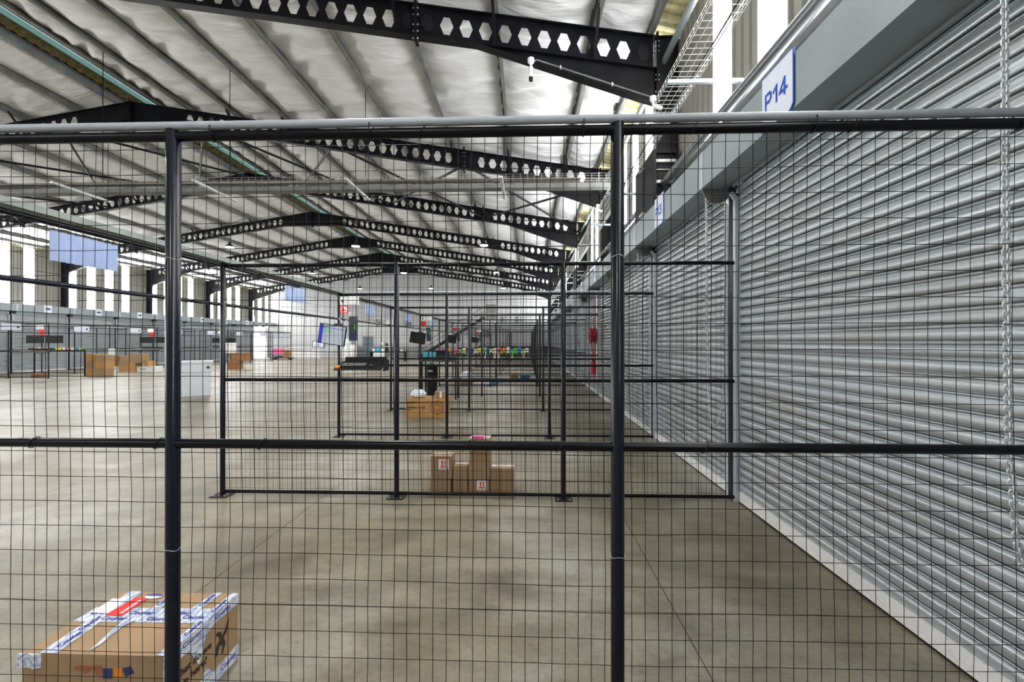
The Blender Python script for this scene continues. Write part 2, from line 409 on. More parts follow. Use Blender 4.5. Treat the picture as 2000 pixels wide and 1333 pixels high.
# ---- portal frames of castellated beams
PITCH = .33
def castellated(sgn):
    f = (lambda x: x) if sgn > 0 else MX
    web = MB(); plates = MB(); x = XE - .05; i = 0; t = .006
    zb = lambda X: zt(X) - RD
    def quadpoly(pts):                            # pts (X,v) local -> front/back
        P = [(X, v) for X, v in pts]
        fr = [(f(X), -t, zb(X) + v) for X, v in P]; bk = [(f(X), t, zb(X) + v) for X, v in P]
        n = len(P); web.add(fr, [tuple(range(n))]); web.add(bk, [tuple(range(n))[::-1]])
    while x > XR + .3:
        xa, xb = x, x - PITCH; c = (xa + xb) / 2
        solid = i == 0 or abs(c + 1.88) < .34 or abs(c - XR) < 1.55
        if solid:
            quadpoly([(xa, 0), (xb, 0), (xb, RD), (xa, RD)])
            if abs(c - XR) > 1.55:
                hx = [(c + .108, .265), (c + .048, .405), (c - .048, .405), (c - .108, .265), (c - .048, .125), (c + .048, .125)]
                for s in (-1, 1):
                    plates.add([(f(X), s * .014, zb(X) + v) for X, v in hx] + [(f(X), s * .005, zb(X) + v) for X, v in hx], [tuple(range(6))] + [(k, (k + 1) % 6, (k + 1) % 6 + 6, k + 6) for k in range(6)])
        else:
            h = [(c + .115, .265), (c + .05, .415), (c - .05, .415), (c - .115, .265), (c - .05, .115), (c + .05, .115)]
            quadpoly([(xa, .265), h[0], h[1], h[2], h[3], (xb, .265), (xb, RD), (xa, RD)])
            quadpoly([(xb, .265), h[3], h[4], h[5], h[0], (xa, .265), (xa, 0), (xb, 0)])
            ring = [(f(X), -t, zb(X) + v) for X, v in h] + [(f(X), t, zb(X) + v) for X, v in h]
            web.add(ring, [(k, (k + 1) % 6, (k + 1) % 6 + 6, k + 6) for k in range(6)])
        x = xb; i += 1
    xa = x
    if xa > XR: quadpoly([(xa, 0), (XR, 0), (XR, RD), (xa, RD)])
    for v in (0, RD):
        web.bar((f(XE), 0, zb(XE) + v), (f(XR), 0, zb(XR) + v), .17, .016)
    return web, plates
def bolts(pts, axis='x', r=.016, l=.03):
    m = MB()
    for p in pts:
        p = Vector(p); d = Vector({'x': (l, 0, 0), 'y': (0, l, 0)}[axis]); m.tube([p - d, p + d], r, 6)
    return m
pf_me = {}
for s in (1, -1):
    web, pl = castellated(s); f = (lambda x: x) if s > 0 else MX
    pf_me['rafter', s] = web.mesh('rafter'); pf_me['blanking', s] = pl.mesh('blanking_plate')
    zb = lambda X: zt(X) - RD
    h = MB(); a = (f(-.86), zb(-.86)); b = (f(XE), zb(XE)); c = (f(XE), 5.56)
    h.prism([a, b, c], 'y', -.005, .005); h.bar((a[0], 0, a[1]), (c[0], 0, c[1]), .17, .016)
    pf_me['haunch', s] = h.mesh('haunch')
    pf_me['end', s] = MB().box(*sorted((f(XE - .02), f(XE + .012))), -.10, .10, 5.50, zt(XE) + .06).mesh('end_plate')
    zs = [5.58, 5.66, 5.74, 5.94, 6.02, 6.42, 6.50, 6.58]
    pf_me['bolts', s] = bolts([(f(XE), y, z) for y in (-.06, .06) for z in zs]).mesh('bolt')
    co = MB(); xo = 2.49
    co.box(*sorted((f(XE + .012), f(XE + .028))), -.07, .07, 0, zt(XE) + .02).box(*sorted((f(xo - .016), f(xo))), -.07, .07, 0, zt(XE)).box(*sorted((f(XE + .02), f(xo))), -.006, .006, 0, zt(XE))
    co.box(*sorted((f(XE + .012), f(xo))), -.07, .07, zt(XE) - .004, zt(XE) + .012).box(*sorted((f(XE + .012), f(xo))), -.07, .07, 5.54, 5.556)
    pf_me['column', s] = co.mesh('column')
    xs = -1.88
    sp = MB()
    sp.box(*sorted((f(xs - .025), f(xs + .025))), -.10, .10, zb(xs) - .09, zt(xs) + .09)
    pf_me['splice', s] = sp.mesh('splice_plate')
    pf_me['sbolts', s] = bolts([(f(xs), y, z) for y in (-.065, .065) for z in (zb(xs) - .05, zb(xs) + .07, zb(xs) + .18, zt(xs) - .18, zt(xs) - .07, zt(xs) + .05)], 'x', .015, .05).mesh('bolt')
zr = zt(XR)
ap = MB().prism([(XR - 1.6, zt(XR - 1.6) - RD), (XR, zr - RD), (XR + 1.6, zt(XR + 1.6) - RD)], 'y', -.006, .006).bar((XR - 1.6, 0, zt(XR - 1.6) - RD), (XR + 1.6, 0, zt(XR + 1.6) - RD), .17, .016)
ap_me = ap.mesh('apex_plate')
apb_me = MB().box(XR - .02, XR + .02, -.1, .1, zt(XR - 1.6) - RD - .08, zr + .06).mesh('apex_splice')
for k, y in enumerate(FR):
    if y > Y1: continue
    vis = 'behind the viewpoint' if y < 0 else 'directly above the viewpoint' if y < 5 else ORD[k - 2] + ' from the camera among those in view'
    fr = thing('portal_frame', 'dark castellated steel roof frame with hexagonal holes, ' + vis, None, (0, y, 0), 0, 'castellated roof frames', 'structure')
    for s in (1, -1):
        put('rafter', pf_me['rafter', s], 'steel', fr); put('blanking_plate', pf_me['blanking', s], 'steel2', fr)
        put('haunch', pf_me['haunch', s], 'steel', fr); put('end_plate', pf_me['end', s], 'steel', fr)
        put('column', pf_me['column', s], 'steel2', fr); put('splice_plate', pf_me['splice', s], 'steel', fr)
        for n in ('bolts', 'sbolts'):
            put('bolts', pf_me[n, s], 'bolt', fr)['kind'] = 'stuff'
        f = (lambda x: x) if s > 0 else MX
        for x in PUR[1:-1:2] + PUR[2:-1:4]:
            put('fly_brace', MB().bar((f(x), -.55, zt(x) + .05), (f(x), -.03, zt(x) - RD + .03), .045, .045), 'steel', fr)
    put('apex_plate', ap_me, 'steel', fr); put('apex_splice', apb_me, 'steel', fr)
# roof wind bracing between the second and third frames in view
ya, yb = FR[3], FR[4]; nodes = [XE, -1.85, -5.85, -9.85]; nodes = nodes + [MX(x) for x in nodes[::-1]]
for i in range(len(nodes) - 1):
    xa, xb = nodes[i], nodes[i + 1]
    for p, q, wd in ((xa, xb, 'forward'), (xb, xa, 'backward')):
        zz = lambda x: zt(x) - RD * .75
        o = put('roof_brace', MB().tube([(p, ya, zz(p)), (q, yb, zz(q))], .04, 8), 'steel')
        tag(o, 'slim dark diagonal tube bracing the roof, panel %s from the door wall, sloping %s' % (ORD[i], wd), 'brace', 'roof braces')

# ================================================================== ROLLER DOORS
DL = 2.79                                          # clear width
prof = [(2.166, 0), (2.166, .0055), (2.123, .0060), (2.1190, .012), (2.1172, .022), (2.1168, .034), (2.1175, .046), (2.1200, .056), (2.1245, .0625), (2.136, .0655), (2.128, .069), (2.1245, .0725), (2.128, .0775), (2.166, .0780), (2.166, .083)]
def slat_parts(m, f, z0, L):
    P = [(f(x), z0 + z) for x, z in prof]
    for a, b, sm in ((0, 2, False), (2, 9, True), (9, 12, True), (12, 14, False)): m.sheet(P[a:b + 1], 'y', 0, L, sm)
    return m
slat_me = {}
for s in (1, -1):
    f = (lambda x: x) if s > 0 else MX
    slat_me[s] = slat_parts(MB(), f, 0, DL).mesh('slat')
    allm = MB()
    for k in range(38): slat_parts(allm, f, .11 + .083 * k, DL)
    slat_me['all', s] = allm.mesh('curtain')
def door_common(d, s, y, nearcam):
    f = (lambda x: x) if s > 0 else MX
    B = lambda a, b, *r: MB().box(*sorted((f(a), f(b))), *r)
    for yy, fl in ((y - .012, -1), (y + DL - .045, 1)):
        g = B(2.075, 2.135, yy, yy + .055, 0, 3.02)
        if nearcam:
            yc = yy + .027
            g.prism([(f(2.078), 3.02), (f(2.132), 3.02), (f(2.175), 3.075), (f(2.155), 3.10), (f(2.105), 3.05), (f(2.05), 3.11), (f(2.03), 3.085)], 'y', yc - .02, yc + .02)
        put('guide_rail', g, 'guide', d)
    put('bottom_bar', B(2.10, 2.145, y + .02, y + DL - .02, .018, .112), 'bar', d)
    put('rubber_seal', B(2.105, 2.14, y + .02, y + DL - .02, 0.001, .018), 'black', d)
    put('side_post', B(2.07, 2.145, y + DL + .01, y + BAY - .05, 0, 3.56), 'paint', d)
    h = MB(); x0, x1 = f(1.80), f(2.085)
    pr = [(x1, 3.185), (x0, 3.185), (x0, 3.553), (f(2.4), 3.553), (f(2.4), 3.545), (f(1.808), 3.545), (f(1.808), 3.193), (x1, 3.193)]
    h.prism(pr, 'y', y - .06, y + BAY - .065)
    h.box(*sorted((f(2.065), f(2.085))), y, y + DL, 3.16, 3.193)
    put('hood', h, 'hood', d)
    put('hood_strap', B(1.795, 2.0, y - .075, y + .01, 3.183, 3.556), 'guide', d)
    # chain wheel in its end housing
    hb = MB(); cx = f(1.955)
    hb.prism([(cx + .15 * math.cos(t), 3.19 + .16 * math.sin(t)) for t in [math.pi + math.pi * k / 12 for k in range(13)]], 'y', y - .045, y - .030)
    put('wheel_housing', hb, 'purlin', d)
    hw = MB().prism(circ(cx, 3.15, .105, 20), 'y', y - .028, y - .004)
    for k in range(10):
        a = k * math.pi / 5; hw.cb((cx + .118 * math.cos(a), y - .016, 3.15 + .118 * math.sin(a)), (.02, .03, .02))
    put('chain_wheel', hw, 'galv', d)
GL = {'P': [[(0, 0), (0, 1), (.5, 1), (.72, .88), (.72, .6), (.5, .45), (0, .45)]], '1': [[(.0, .74), (.42, 1), (.42, 0)]], '4': [[(.62, 0), (.62, 1), (0, .28), (.92, .28)]],
      '3': [[(0, 1), (.72, 1), (.35, .6), (.6, .56), (.74, .4), (.74, .16), (.55, 0), (.15, 0), (0, .16)]], '2': [[(0, .8), (.15, 1), (.55, 1), (.72, .84), (.7, .62), (0, 0), (.75, 0)]],
      '0': [[(.2, 0), (0, .2), (0, .8), (.2, 1), (.55, 1), (.74, .8), (.74, .2), (.55, 0), (.2, 0)]], '9': [[(.1, 0), (.5, 0), (.74, .3), (.74, .8), (.55, 1), (.2, 1), (0, .8), (0, .62), (.2, .45), (.74, .45)]]}
GW = {'P': .74, '1': .5, '4': .92, '3': .76, '2': .76, '0': .76, '9': .76}
SIGNS = ['P14', 'P13', 'P12', 'P11', 'P10', 'P9', 'P8', 'P7', 'P6', 'P5', 'P4', 'P3', 'P2', 'P1']
for k in range(14):
    y = 1.87 + BAY * k
    d = struct('door_%d' % (k + 1), 'closed galvanised roller door, %s along the near wall from the camera' % ORD[k])
    door_common(d, 1, y, k < 4)
    if k < 3:
        for i in range(38): put('slat', slat_me[1], 'slat', d, (0, y, .11 + .083 * i))
    else:
        put('slat_curtain', slat_me['all', 1], 'slat', d, (0, y, 0))['kind'] = 'stuff'
d = struct('door_31', 'closed galvanised roller door beside the viewpoint, before the P14 door')
door_common(d, 1, 1.87 - BAY, False); put('slat_curtain', slat_me['all', 1], 'slat', d, (0, 1.87 - BAY, 0))['kind'] = 'stuff'
for k in range(5, 15):                             # far side
    y = 1.87 + BAY * k
    if k == 14:
        d = struct('door_30', 'open bright doorway in the far side wall by the end wall'); f = MX
        put('hood', MB().box(*sorted((MX(1.80), MX(2.4))), y - .06, 46.3, 3.185, 3.553), 'hood', d); continue
    d = struct('door_%d' % (k + 15), 'closed roller door across the hall, %s of the row' % ORD[k - 5])
    door_common(d, -1, y, False)
    put('slat_curtain', slat_me['all', -1], 'slat', d, (0, y, 0))['kind'] = 'stuff'
# bay number signs on the hoods
for k in range(14):
    yc = 3.325 + BAY * k; x = 1.797
    sg = thing('bay_sign', 'white bay number sign with blue border reading %s on a door hood' % SIGNS[k], 'sign', (x, yc, 3.385), 0, 'bay number signs')
    oct_ = lambda a, c: [(-a, -a + c), (-a + c, -a), (a - .0, -a), (a, -a), (a, a), (-a, a)]
    put('border', MB().prism(oct_(.207, .035), 'x', -.008, .0), 'blue', sg)
    put('panel', MB().prism(oct_(.198, .032), 'x', -.0105, -.0082), 'signwhite', sg)
    if k < 6:
        u = .145 if len(SIGNS[k]) == 3 else .10
        for ch in SIGNS[k]:
            gm = MB(); W_ = GW[ch]
            for st in GL[ch]:
                for n_, (p_, q_) in enumerate(zip(st, st[1:])):
                    A_ = Vector((0, u - p_[0] * .1, -.056 + p_[1] * .112)); B_ = Vector((0, u - q_[0] * .1, -.056 + q_[1] * .112))
                    d_ = (B_ - A_).normalized() * .0085
                    dd_ = Vector((-.0112 - .0003 * n_, 0, 0)); gm.bar(A_ - d_ + dd_, B_ + d_ + dd_, .023, .0014, (1, 0, 0))
            put('letter', gm, 'blue', sg); u -= W_ * .1 + .032
for k in range(5, 14):
    yc = 3.325 + BAY * k
    sg = thing('bay_sign', 'small white bay sign on the hood of the %s roller door across the hall' % ORD[k - 5], 'sign', (MX(1.797), yc, 3.385), 0, 'bay signs across the hall')
    put('panel', MB().box(0, .008, -.2, .2, -.2, .2), 'signwhite', sg); put('lettering', MB().box(.009, .010, -.12, .12, -.05, .05), 'navy', sg)

# ---- hand chains
def link_mesh():
    m = MB(); L, Wd, r = .0135, .0085, .0034; pts = []
    for k in range(6): a = -math.pi / 2 + math.pi * k / 5; pts.append((Wd * math.sin(a + math.pi / 2) if False else Wd * math.cos(a + math.pi / 2), 0, 0))
    pts = [(Wd * math.cos(a), 0, L * .45 + (L * .55) * math.sin(a)) for a in [math.pi * k / 5 for k in range(6)]] + [(Wd * math.cos(a), 0, -L * .45 + (L * .55) * math.sin(a)) for a in [math.pi + math.pi * k / 5 for k in range(6)]]
    return m.tube(pts, r, 5, False, True).mesh('link')
LINK = link_mesh(); LP = .0205
def chain_path(y, k):
    xa, xb = 1.862, 2.055; zb_ = .70 + (.02 if k else 0); pts = []
    z = 3.14
    p = [(xa, y, 3.14), (xa + .003, y, 1.9), (xa + .012, y, 1.2), (xa + .04, y, zb_ + .12), (xa + .065, y, zb_ + .02), (xa + .085, y, zb_), (xa + .105, y, zb_ + .02), (xa + .15, y, zb_ + .14), (xb - .005, y, 1.25), (xb, y, 1.9), (xb, y, 3.14)]
    return [Vector(q) for q in p]
def resample(p, step):
    out = [p[0]]; acc = 0
    for a, b in zip(p, p[1:]):
        d = (b - a).length; t = step - acc
        while t <= d: out.append(a + (b - a) * (t / d)); t += step
        acc = d - (t - step)
    return out
for k in range(3):
    y = (1.838, 4.80, 7.73)[k]
    pts = resample(chain_path(y, k), LP)
    t = thing('hand_chain', ['bright steel hand chain hanging in a long loop before the P14 roller door', 'steel hand chain loop hanging beside the P13 roller door', 'thin steel hand chain loop beside the P12 roller door'][k], 'chain', (0, 0, 0), 0, 'roller door hand chains')
    bm = MB() if k else None
    for i in range(len(pts)):
        p = pts[i]; d = (pts[min(i + 1, len(pts) - 1)] - pts[max(i - 1, 0)]).normalized()
        q = d.to_track_quat('Z', 'X').to_matrix().to_4x4()
        mt = Matrix.Translation(p) @ q @ Matrix.Rotation((i % 2) * math.pi / 2 + .3, 4, 'Z') @ Matrix.Scale(1.18, 4)
        if k == 0:
            if p.x > 1.96: continue                # the back strand hangs outside the view
            o = put('link', LINK, 'chain', t); o.matrix_local = mt
        else:
            bm.add([mt @ v.co for v in LINK.vertices], [tuple(f_.vertices) for f_ in LINK.polygons], True)
    if k: put('links', bm, 'chain', t)['kind'] = 'stuff'

# ================================================================== FENCES
FY = [1.72 + BAY * i for i in range(14)]
XP = [-3.179, -1.346, .367, 2.085]
ZT, ZM, ZB = 2.397, 1.207, .042
def wires(x0, x1, z0, z1, wav=0.0, px=.05, pz=.1, r=.0014, zmid=None):
    m = MB(); n = int(round((x1 - x0) / px)); nzs = int(round((z1 - z0) / pz))
    X = lambda i: x0 + (x1 - x0) * (i + .5) / n
    for i in range(n):
        if wav:
            pts = [(X(i) + wav * 1.6 * noise.noise((X(i) * .9 + 3, z * 1.7, 1.3)) + wav * .35 * noise.noise((X(i) * 6, z * 7, 9.)), wav * .8 * noise.noise((X(i) * 2, z * 2, 5)), z) for z in [z0 + (z1 - z0) * k / 22 for k in range(23)]]
        else: pts = [(X(i), 0, z0), (X(i), 0, z1)]
        m.tube(pts, r, 4, False)
    for j in range(nzs + 1):
        z = z1 - .03 - pz * j
        if z < z0: break
        if wav: pts = [(x, .004, z + wav * 1.1 * noise.noise((x * 1.3, z * 2.2, 7.7)) + wav * .3 * noise.noise((x * 7, z * 5, 2.))) for x in [x0 + (x1 - x0) * k / 30 for k in range(31)]]
        else: pts = [(x0, .003, z), (x1, .003, z)]
        m.tube(pts, r, 4, False)
    return m
FM = {}
def fence_meshes():
    for b in range(3):
        x0, x1 = XP[b], XP[b + 1]
        FM['mesh', b] = wires(x0 - (.01 if b else 0), x1, ZB, ZT).mesh('mesh_panel')
        FM['meshw', b] = wires(x0, x1, ZB, ZT, .0075).mesh('mesh_panel')
        for nm, z, r in (('top_rail', ZT, .0195), ('mid_rail', ZM, .0185), ('bottom_rail', ZB, .0175)):
            FM[nm, b] = MB().tube([(x0 + .01, 0, z), (x1 - .01, 0, z)], r, 14).mesh(nm)
    X0 = [-3.179, -1.373, .338, 2.085]
    for b in range(3):
        for nm, z, r in (('top_rail', ZT, .0195), ('mid_rail', ZM, .0185), ('bottom_rail', ZB, .0175)):
            FM[nm + '0', b] = MB().tube([(X0[b] + .01, 0, z), (X0[b + 1] - .01, 0, z)], r, 14).mesh(nm)
    FM['post'] = MB().tube([(0, 0, .006), (0, 0, ZT + .022), (0, 0, ZT + .028)], [.0255, .0255, .021], 18).mesh('post')
    FM['plate'] = MB().box(-.085, .085, -.085, .085, 0, .008).mesh('base_plate')
    FM['pbolt'] = MB().tube([(-.06, -.06, .008), (-.06, -.06, .02)], .009, 6).tube([(.06, -.06, .008), (.06, -.06, .02)], .009, 6).mesh('anchor_bolt')
    FM['conduit'] = MB().tube([(XP[0] + .12, -.012, ZT + .036), (XP[3] - .02, -.012, ZT + .036)], .0158, 14).mesh('conduit')
    FM['tie'] = MB().tube([(.0, .027 * math.cos(a) - .004, .036 * math.sin(a) + .012) for a in [2 * math.pi * k / 14 for k in range(14)]], .0022, 5, False, True).mesh('cable_tie')
    FM['tie2'] = MB().tube([(.012 * math.sin(a), .0215 * math.cos(a), .0215 * math.sin(a)) for a in [2 * math.pi * k / 14 for k in range(14)]], .0018, 5, False, True).mesh('wire_tie')
    FM['tiep'] = MB().tube([(.0275 * math.cos(a), .0275 * math.sin(a), .004 * math.sin(3 * a)) for a in [2 * math.pi * k / 16 for k in range(16)]], .0009, 5, False, True).mesh('wire_tie')
fence_meshes()
def fence(i, side):
    y = FY[i]
    if side > 0:
        t = thing('mesh_fence', 'black welded mesh pen fence, %s from the camera on the P14 door side' % ORD[i], 'fence', (0, y, 0), 0, 'pen fences on the near side')
    else:
        t = thing('mesh_fence', 'black welded mesh pen fence across the hall, %s of the far row' % ORD[i - 5], 'fence', (2 * XR, y, 0), 0, 'pen fences across the hall'); t.scale = (-1, 1, 1)
    xs = XP[:3]
    if i == 0: xs = [-3.179, -1.373, .338]
    for b in range(3):
        dx = xs[b] - XP[b]
        put('mesh_panel', FM['meshw' if (i == 0 and side > 0) else 'mesh', b], 'wire', t, (0, .032, 0))
        for nm in ('top_rail', 'mid_rail', 'bottom_rail'): put(nm, FM[nm + ('0' if i == 0 else ''), b], 'rail', t)
        put('post', FM['post'], 'paint', t, (xs[b], 0, 0)); p = put('base_plate', FM['plate'], 'steel2', t, (xs[b], 0, 0))
        if i < 5 and side > 0: put('anchor_bolt', FM['pbolt'], 'bolt', p)
    if i % 2 == 0: put('conduit', FM['conduit'], 'conduit', t)
    if i == 0 and side > 0:
        for x in (-1.21, -.595, .21, 1.055, 1.79): put('cable_tie', FM['tie'], 'black', t, (x, 0, ZT))
        for x in (-1.93, -1.43, -1.02, -.23, .12, .66): put('wire_tie', FM['tie2'], 'black', t, (x, 0, ZM))
        for x in (-.95, -.4, .45, .62, 1.2): put('wire_tie', FM['tie2'], 'black', t, (x, 0, ZT))
        for x in (-1.373, .338):
            for z in (1.92, .80): put('wire_tie', FM['tiep'], 'bolt', t, (x, 0, z))
    return t
for i in range(14): fence(i, 1)
for i in range(5, 14): fence(i, -1)
# pen fronts: transom of two rails with mesh between, cable channel on top
def rot90(me_b):                                  # turn an x-running mesh into a y-running one
    return me_b
TR = {}
TR['top'] = MB().tube([(0, .02, ZT), (0, BAY - .02, ZT)], .0195, 10).mesh('top_rail')
TR['low'] = MB().tube([(0, .02, 1.99), (0, BAY - .02, 1.99)], .0185, 10).mesh('lower_rail')
m = MB()
for k in range(58): m.tube([(0, .05 * k + .03, 1.99), (0, .05 * k + .03, ZT)], .0014, 4, False)
for k in range(4): m.tube([(0, 0, 2.06 + .1 * k), (0, BAY, 2.06 + .1 * k)], .0014, 4, False)
TR['mesh'] = m.mesh('mesh_panel')
TR['chan'] = MB().prism([(-.05, 2.475), (-.05, 2.43), (.05, 2.43), (.05, 2.475), (.046, 2.475), (.046, 2.434), (-.046, 2.434), (-.046, 2.475)], 'y', 0, BAY).mesh('cable_channel')
for side in (1, -1):
    for i in range(13):
        if side < 0 and i < 5: continue
        x = XP[0] if side > 0 else MX(XP[0])
        lb = 'mesh transom over the entrance of the %s pen on the P14 door side' % ORD[i] if side > 0 else 'mesh transom over the entrance of the %s pen across the hall' % ORD[i - 5]
        t = thing('pen_transom', lb, 'transom', (x, FY[i], 0), 0, 'pen entrance transoms')
        put('top_rail', TR['top'], 'rail', t); put('lower_rail', TR['low'], 'paint', t); put('mesh_panel', TR['mesh'], 'wire', t)
        put('cable_channel', TR['chan'], 'channel', t)
# corrugated plastic boards hung on the transoms
cb = MB(); n = 18
zz_ = [(.012 * (1 if k % 2 else -1), .5 * k / n) for k in range(n + 1)]
cb.prism([(x, y) for x, y in zz_] + [(x + .004, y) for x, y in zz_[::-1]], 'z', 0, .2)
cb_me = cb.mesh('board')
for i in range(0, 6):
    t = thing('hanging_board', 'pale blue corrugated plastic board hung below the pen rail, %s from the camera' % ORD[i], 'sign', (XP[0] + .03, 2.905 + BAY * i, 2.14), 0, 'corrugated boards on pen fronts')
    put('board', cb_me, 'correx', t); put('hanger', MB().tube([(0, .05, .2), (0, .05, .25)], .002, 5).tube([(0, .45, .2), (0, .45, .25)], .002, 5), 'wire', t)
for i in range(5, 13):
    t = thing('pen_sign', 'small white sign on the rail of the %s pen across the hall' % ORD[i - 5], 'sign', (MX(XP[0]) + .04, FY[i] + 1.45, 2.10), 0, 'pen signs across the hall')
    put('panel', MB().box(0, .008, -.36, .36, -.02, .24), 'signwhite', t); put('emblem', MB().prism(circ(.24, .11, .05, 10), 'x', .0085, .0095), 'navy', t)

# ================================================================== CABLE TRAYS, LAMPS, ROOF FITTINGS
def basket(p0, L, axis, w, step, h=.055):
    m = MB(); r = .0032
    A = (lambda s, u, z: (u, s, z)) if axis == 'y' else (lambda s, u, z: (s, u, z))
    for u, z in ((-w / 2, h), (-w / 2, 0), (-w / 4, 0), (0, 0), (w / 4, 0), (w / 2, 0), (w / 2, h), (-w / 2, h * 2), (w / 2, h * 2)): m.tube([A(0, u, z), A(L, u, z)], r, 5, False)
    n = int(L / step)
    for k in range(n + 1):
        s = k * step; m.tube([A(s, -w / 2, 2 * h), A(s, -w / 2, 0), A(s, w / 2, 0), A(s, w / 2, 2 * h)], r, 4, False)
    return m
t = thing('wire_cable_tray', 'bright wire basket cable tray running along the door wall above the hoods', 'cable tray', (1.79, -2, 4.60))
put('basket', basket(None, 46, 'y', .33, .10, .04), 'wirebright', t)
put('cable', MB().tube([(.06 + .03 * math.sin(k * .7), k * .6, .02) for k in range(77)], .011, 6), 'black', t)
put('cable', MB().tube([(.10 + .02 * math.sin(k * .5 + 2), k * .6, .016) for k in range(77)], .008, 6), 'galv', t)
for y in (5.25, 9.2, 11.6, 14.0, 17, 21, 23, 26, 29, 32, 35, 38):
    put('support_arm', MB().box(-.19, .66, y + 2 - .022, y + 2 + .022, -.05, -.008), 'hood', t)
t = thing('cross_cable_tray', 'wide cable tray full of cables crossing the hall below the roof', 'cable tray', (MX(2.2), 10.4, 5.28))
LL = 2.2 - MX(2.2)
put('basket', basket(None, LL, 'x', .34, .16, .05), 'wirebright', t)
put('channel', MB().box(0, LL, -.12, .12, -.19, -.09), 'purlin', t)
for k in range(7):
    put('cable', MB().tube([(s * 1.2, -.13 + .042 * k + .015 * math.sin(s * .8 + k), .02 + .012 * math.sin(s * .5 + 2 * k)) for s in range(int(LL / 1.2) + 1)], .016, 6), ['cables', 'galv', 'black', 'cables', 'purlin', 'galv', 'cables'][k], t)
for s in [q - MX(2.2) for q in (-.55, -3.85, -7.15, -10.3, MX(-10.45), MX(-7.15), MX(-3.85), MX(-.55))]:
    put('support_arm', MB().box(s - .03, s + .03, -.9, .55, -.24, -.195), 'galv', t)
    xx = s + MX(2.2); put('hanger_rod', MB().tube([(s, .3, -.2), (s, .3, zt(xx) - 5.28 + .05)], .009, 6), 'steel', t)
def lamp(x, y, z, i):
    t = thing('high_bay_lamp', 'lit white high-bay lamp in the %s row from the door wall, %s along that row whose first two are unseen fill lamps' % (ORD[i // 5], ORD[i % 5]), 'lamp', (x, y, z), 0, 'high-bay lamps')
    put('shade', MB().tube([(0, 0, .02), (0, 0, .10), (0, 0, .16), (0, 0, .26)], [.22, .17, .08, .06], 16), 'steel2', t)
    put('diffuser', MB().tube([(0, 0, -.01), (0, 0, .018)], .20, 16), 'lamp', t)
    put('drop_cable', MB().tube([(0, 0, .26), (0, 0, zt(x) - z + .004)], .006, 5), 'black', t)
    ld = bpy.data.lights.new('lamp_light', 'AREA'); ld.shape = 'DISK'; ld.size = .4; ld.energy = LAMP_W; ld.color = (1, .97, .93)
    lo = bpy.data.objects.new('lamp_light', ld); COL.objects.link(lo); lo.parent = t; lo.location = (0, 0, -.03)
li = 0
for x in (-2.2, -8.8, MX(-8.8), MX(-2.2)):
    for y in (-4.5, 4.6, 23.05, 32.1, 41.4):  # first two positions are out of view, added as fill light near the camera
        lamp(x, y, 6.5, li); li += 1
# cameras and conduit on the first haunch
hz = lambda x: 5.56 + (zt(-.86) - RD - 5.56) * (XE - x) / (XE + .86)
ya = FR[2] - .11
t = thing('haunch_conduit', 'grey conduit clipped along the underside of the first roof frame', 'conduit', (0, 0, 0))
put('pipe', MB().tube([(.12, ya, hz(.12) + .0), (.16, ya, hz(.16) + .03), (2.06, ya, hz(2.06) + .03), (2.11, ya, hz(2.1) - .02), (2.11, ya, hz(2.1) - .12)],   .014, 8), 'purlin', t)
for x in (.55, 1.4): put('clip', MB().cb((x, ya, hz(x) + .03), (.02, .05, .05)), 'bolt', t)
def cctv(x, y, z, tilt, rz, label):
    t = thing('security_camera', label, 'camera', (x, y, z), rz, 'security cameras')
    put('mount', MB().tube([(0, 0, .0), (0, 0, -.06), (0, 0, -.09)], [.055, .055, .03], 12), 'white', t)
    put('arm', MB().tube([(0, 0, -.08), (0, 0, -.15)], .018, 8), 'white', t)
    b = put('body', MB().tube([(0, 0, 0), (0, 0, -.17)], .034, 12), 'white', t, (0, 0, -.14), (tilt, 0, 0))
    put('lens', MB().tube([(0, 0, -.17), (0, 0, -.23)], .034, 12), 'black', b)
cctv(.06, FR[2] - .12, 6.30, 0, 0, 'white bullet camera pointing straight down under the first roof frame')
cctv(2.06, FR[2] - .14, 5.62, R(-60), R(70), 'white bullet camera on the corner of the first roof frame by the wall')
cctv(2.06, FR[3] - .14, 5.62, R(-60), R(70), 'white bullet camera on the corner of the second roof frame by the wall')
# louvred ventilation cabinets on the wall
def vent_cab(y, label):
    t = thing('ventilation_cabinet', label, 'ventilator', (2.04, y, 3.75), 0, 'wall ventilation cabinets')
    put('body', MB().box(0, .42, .06, 1.22, .0, .98), 'steel2', t)
    put('frame', MB().box(0, .05, 0, .06, 0, .98).box(.37, .42, 0, .06, 0, .98).box(.05, .37, 0, .06, .92, .98), 'black', t)
    for k, z in enumerate((.22, .46, .66, .80)): put('louvre_blade', MB().bar((.05, .04, z), (.37, .04, z), .06, .045 if k % 2 else .02), 'wirebright', t)
    mm = MB()
    for z0 in (.56, .76):
        mm.tube([(.06 + .3 * k / 28, .02, z0 + (.055 if k % 2 else 0)) for k in range(29)], .003, 4, False)
    put('spring_mesh', mm, 'wirebright', t)
    put('slot', MB().box(-.006, 0, .55, .68, .12, .82), 'black', t)
    put('bracket', MB().box(-.05, .12, .5, .75, .84, .87).box(-.05, .12, .5, .75, .06, .1), 'galv', t)
vent_cab(7.45, 'dark louvred ventilation cabinet on the wall above the P13 and P12 doors')
vent_cab(7.45 + 11.72, 'dark ventilation cabinet high on the wall farther down the hall')

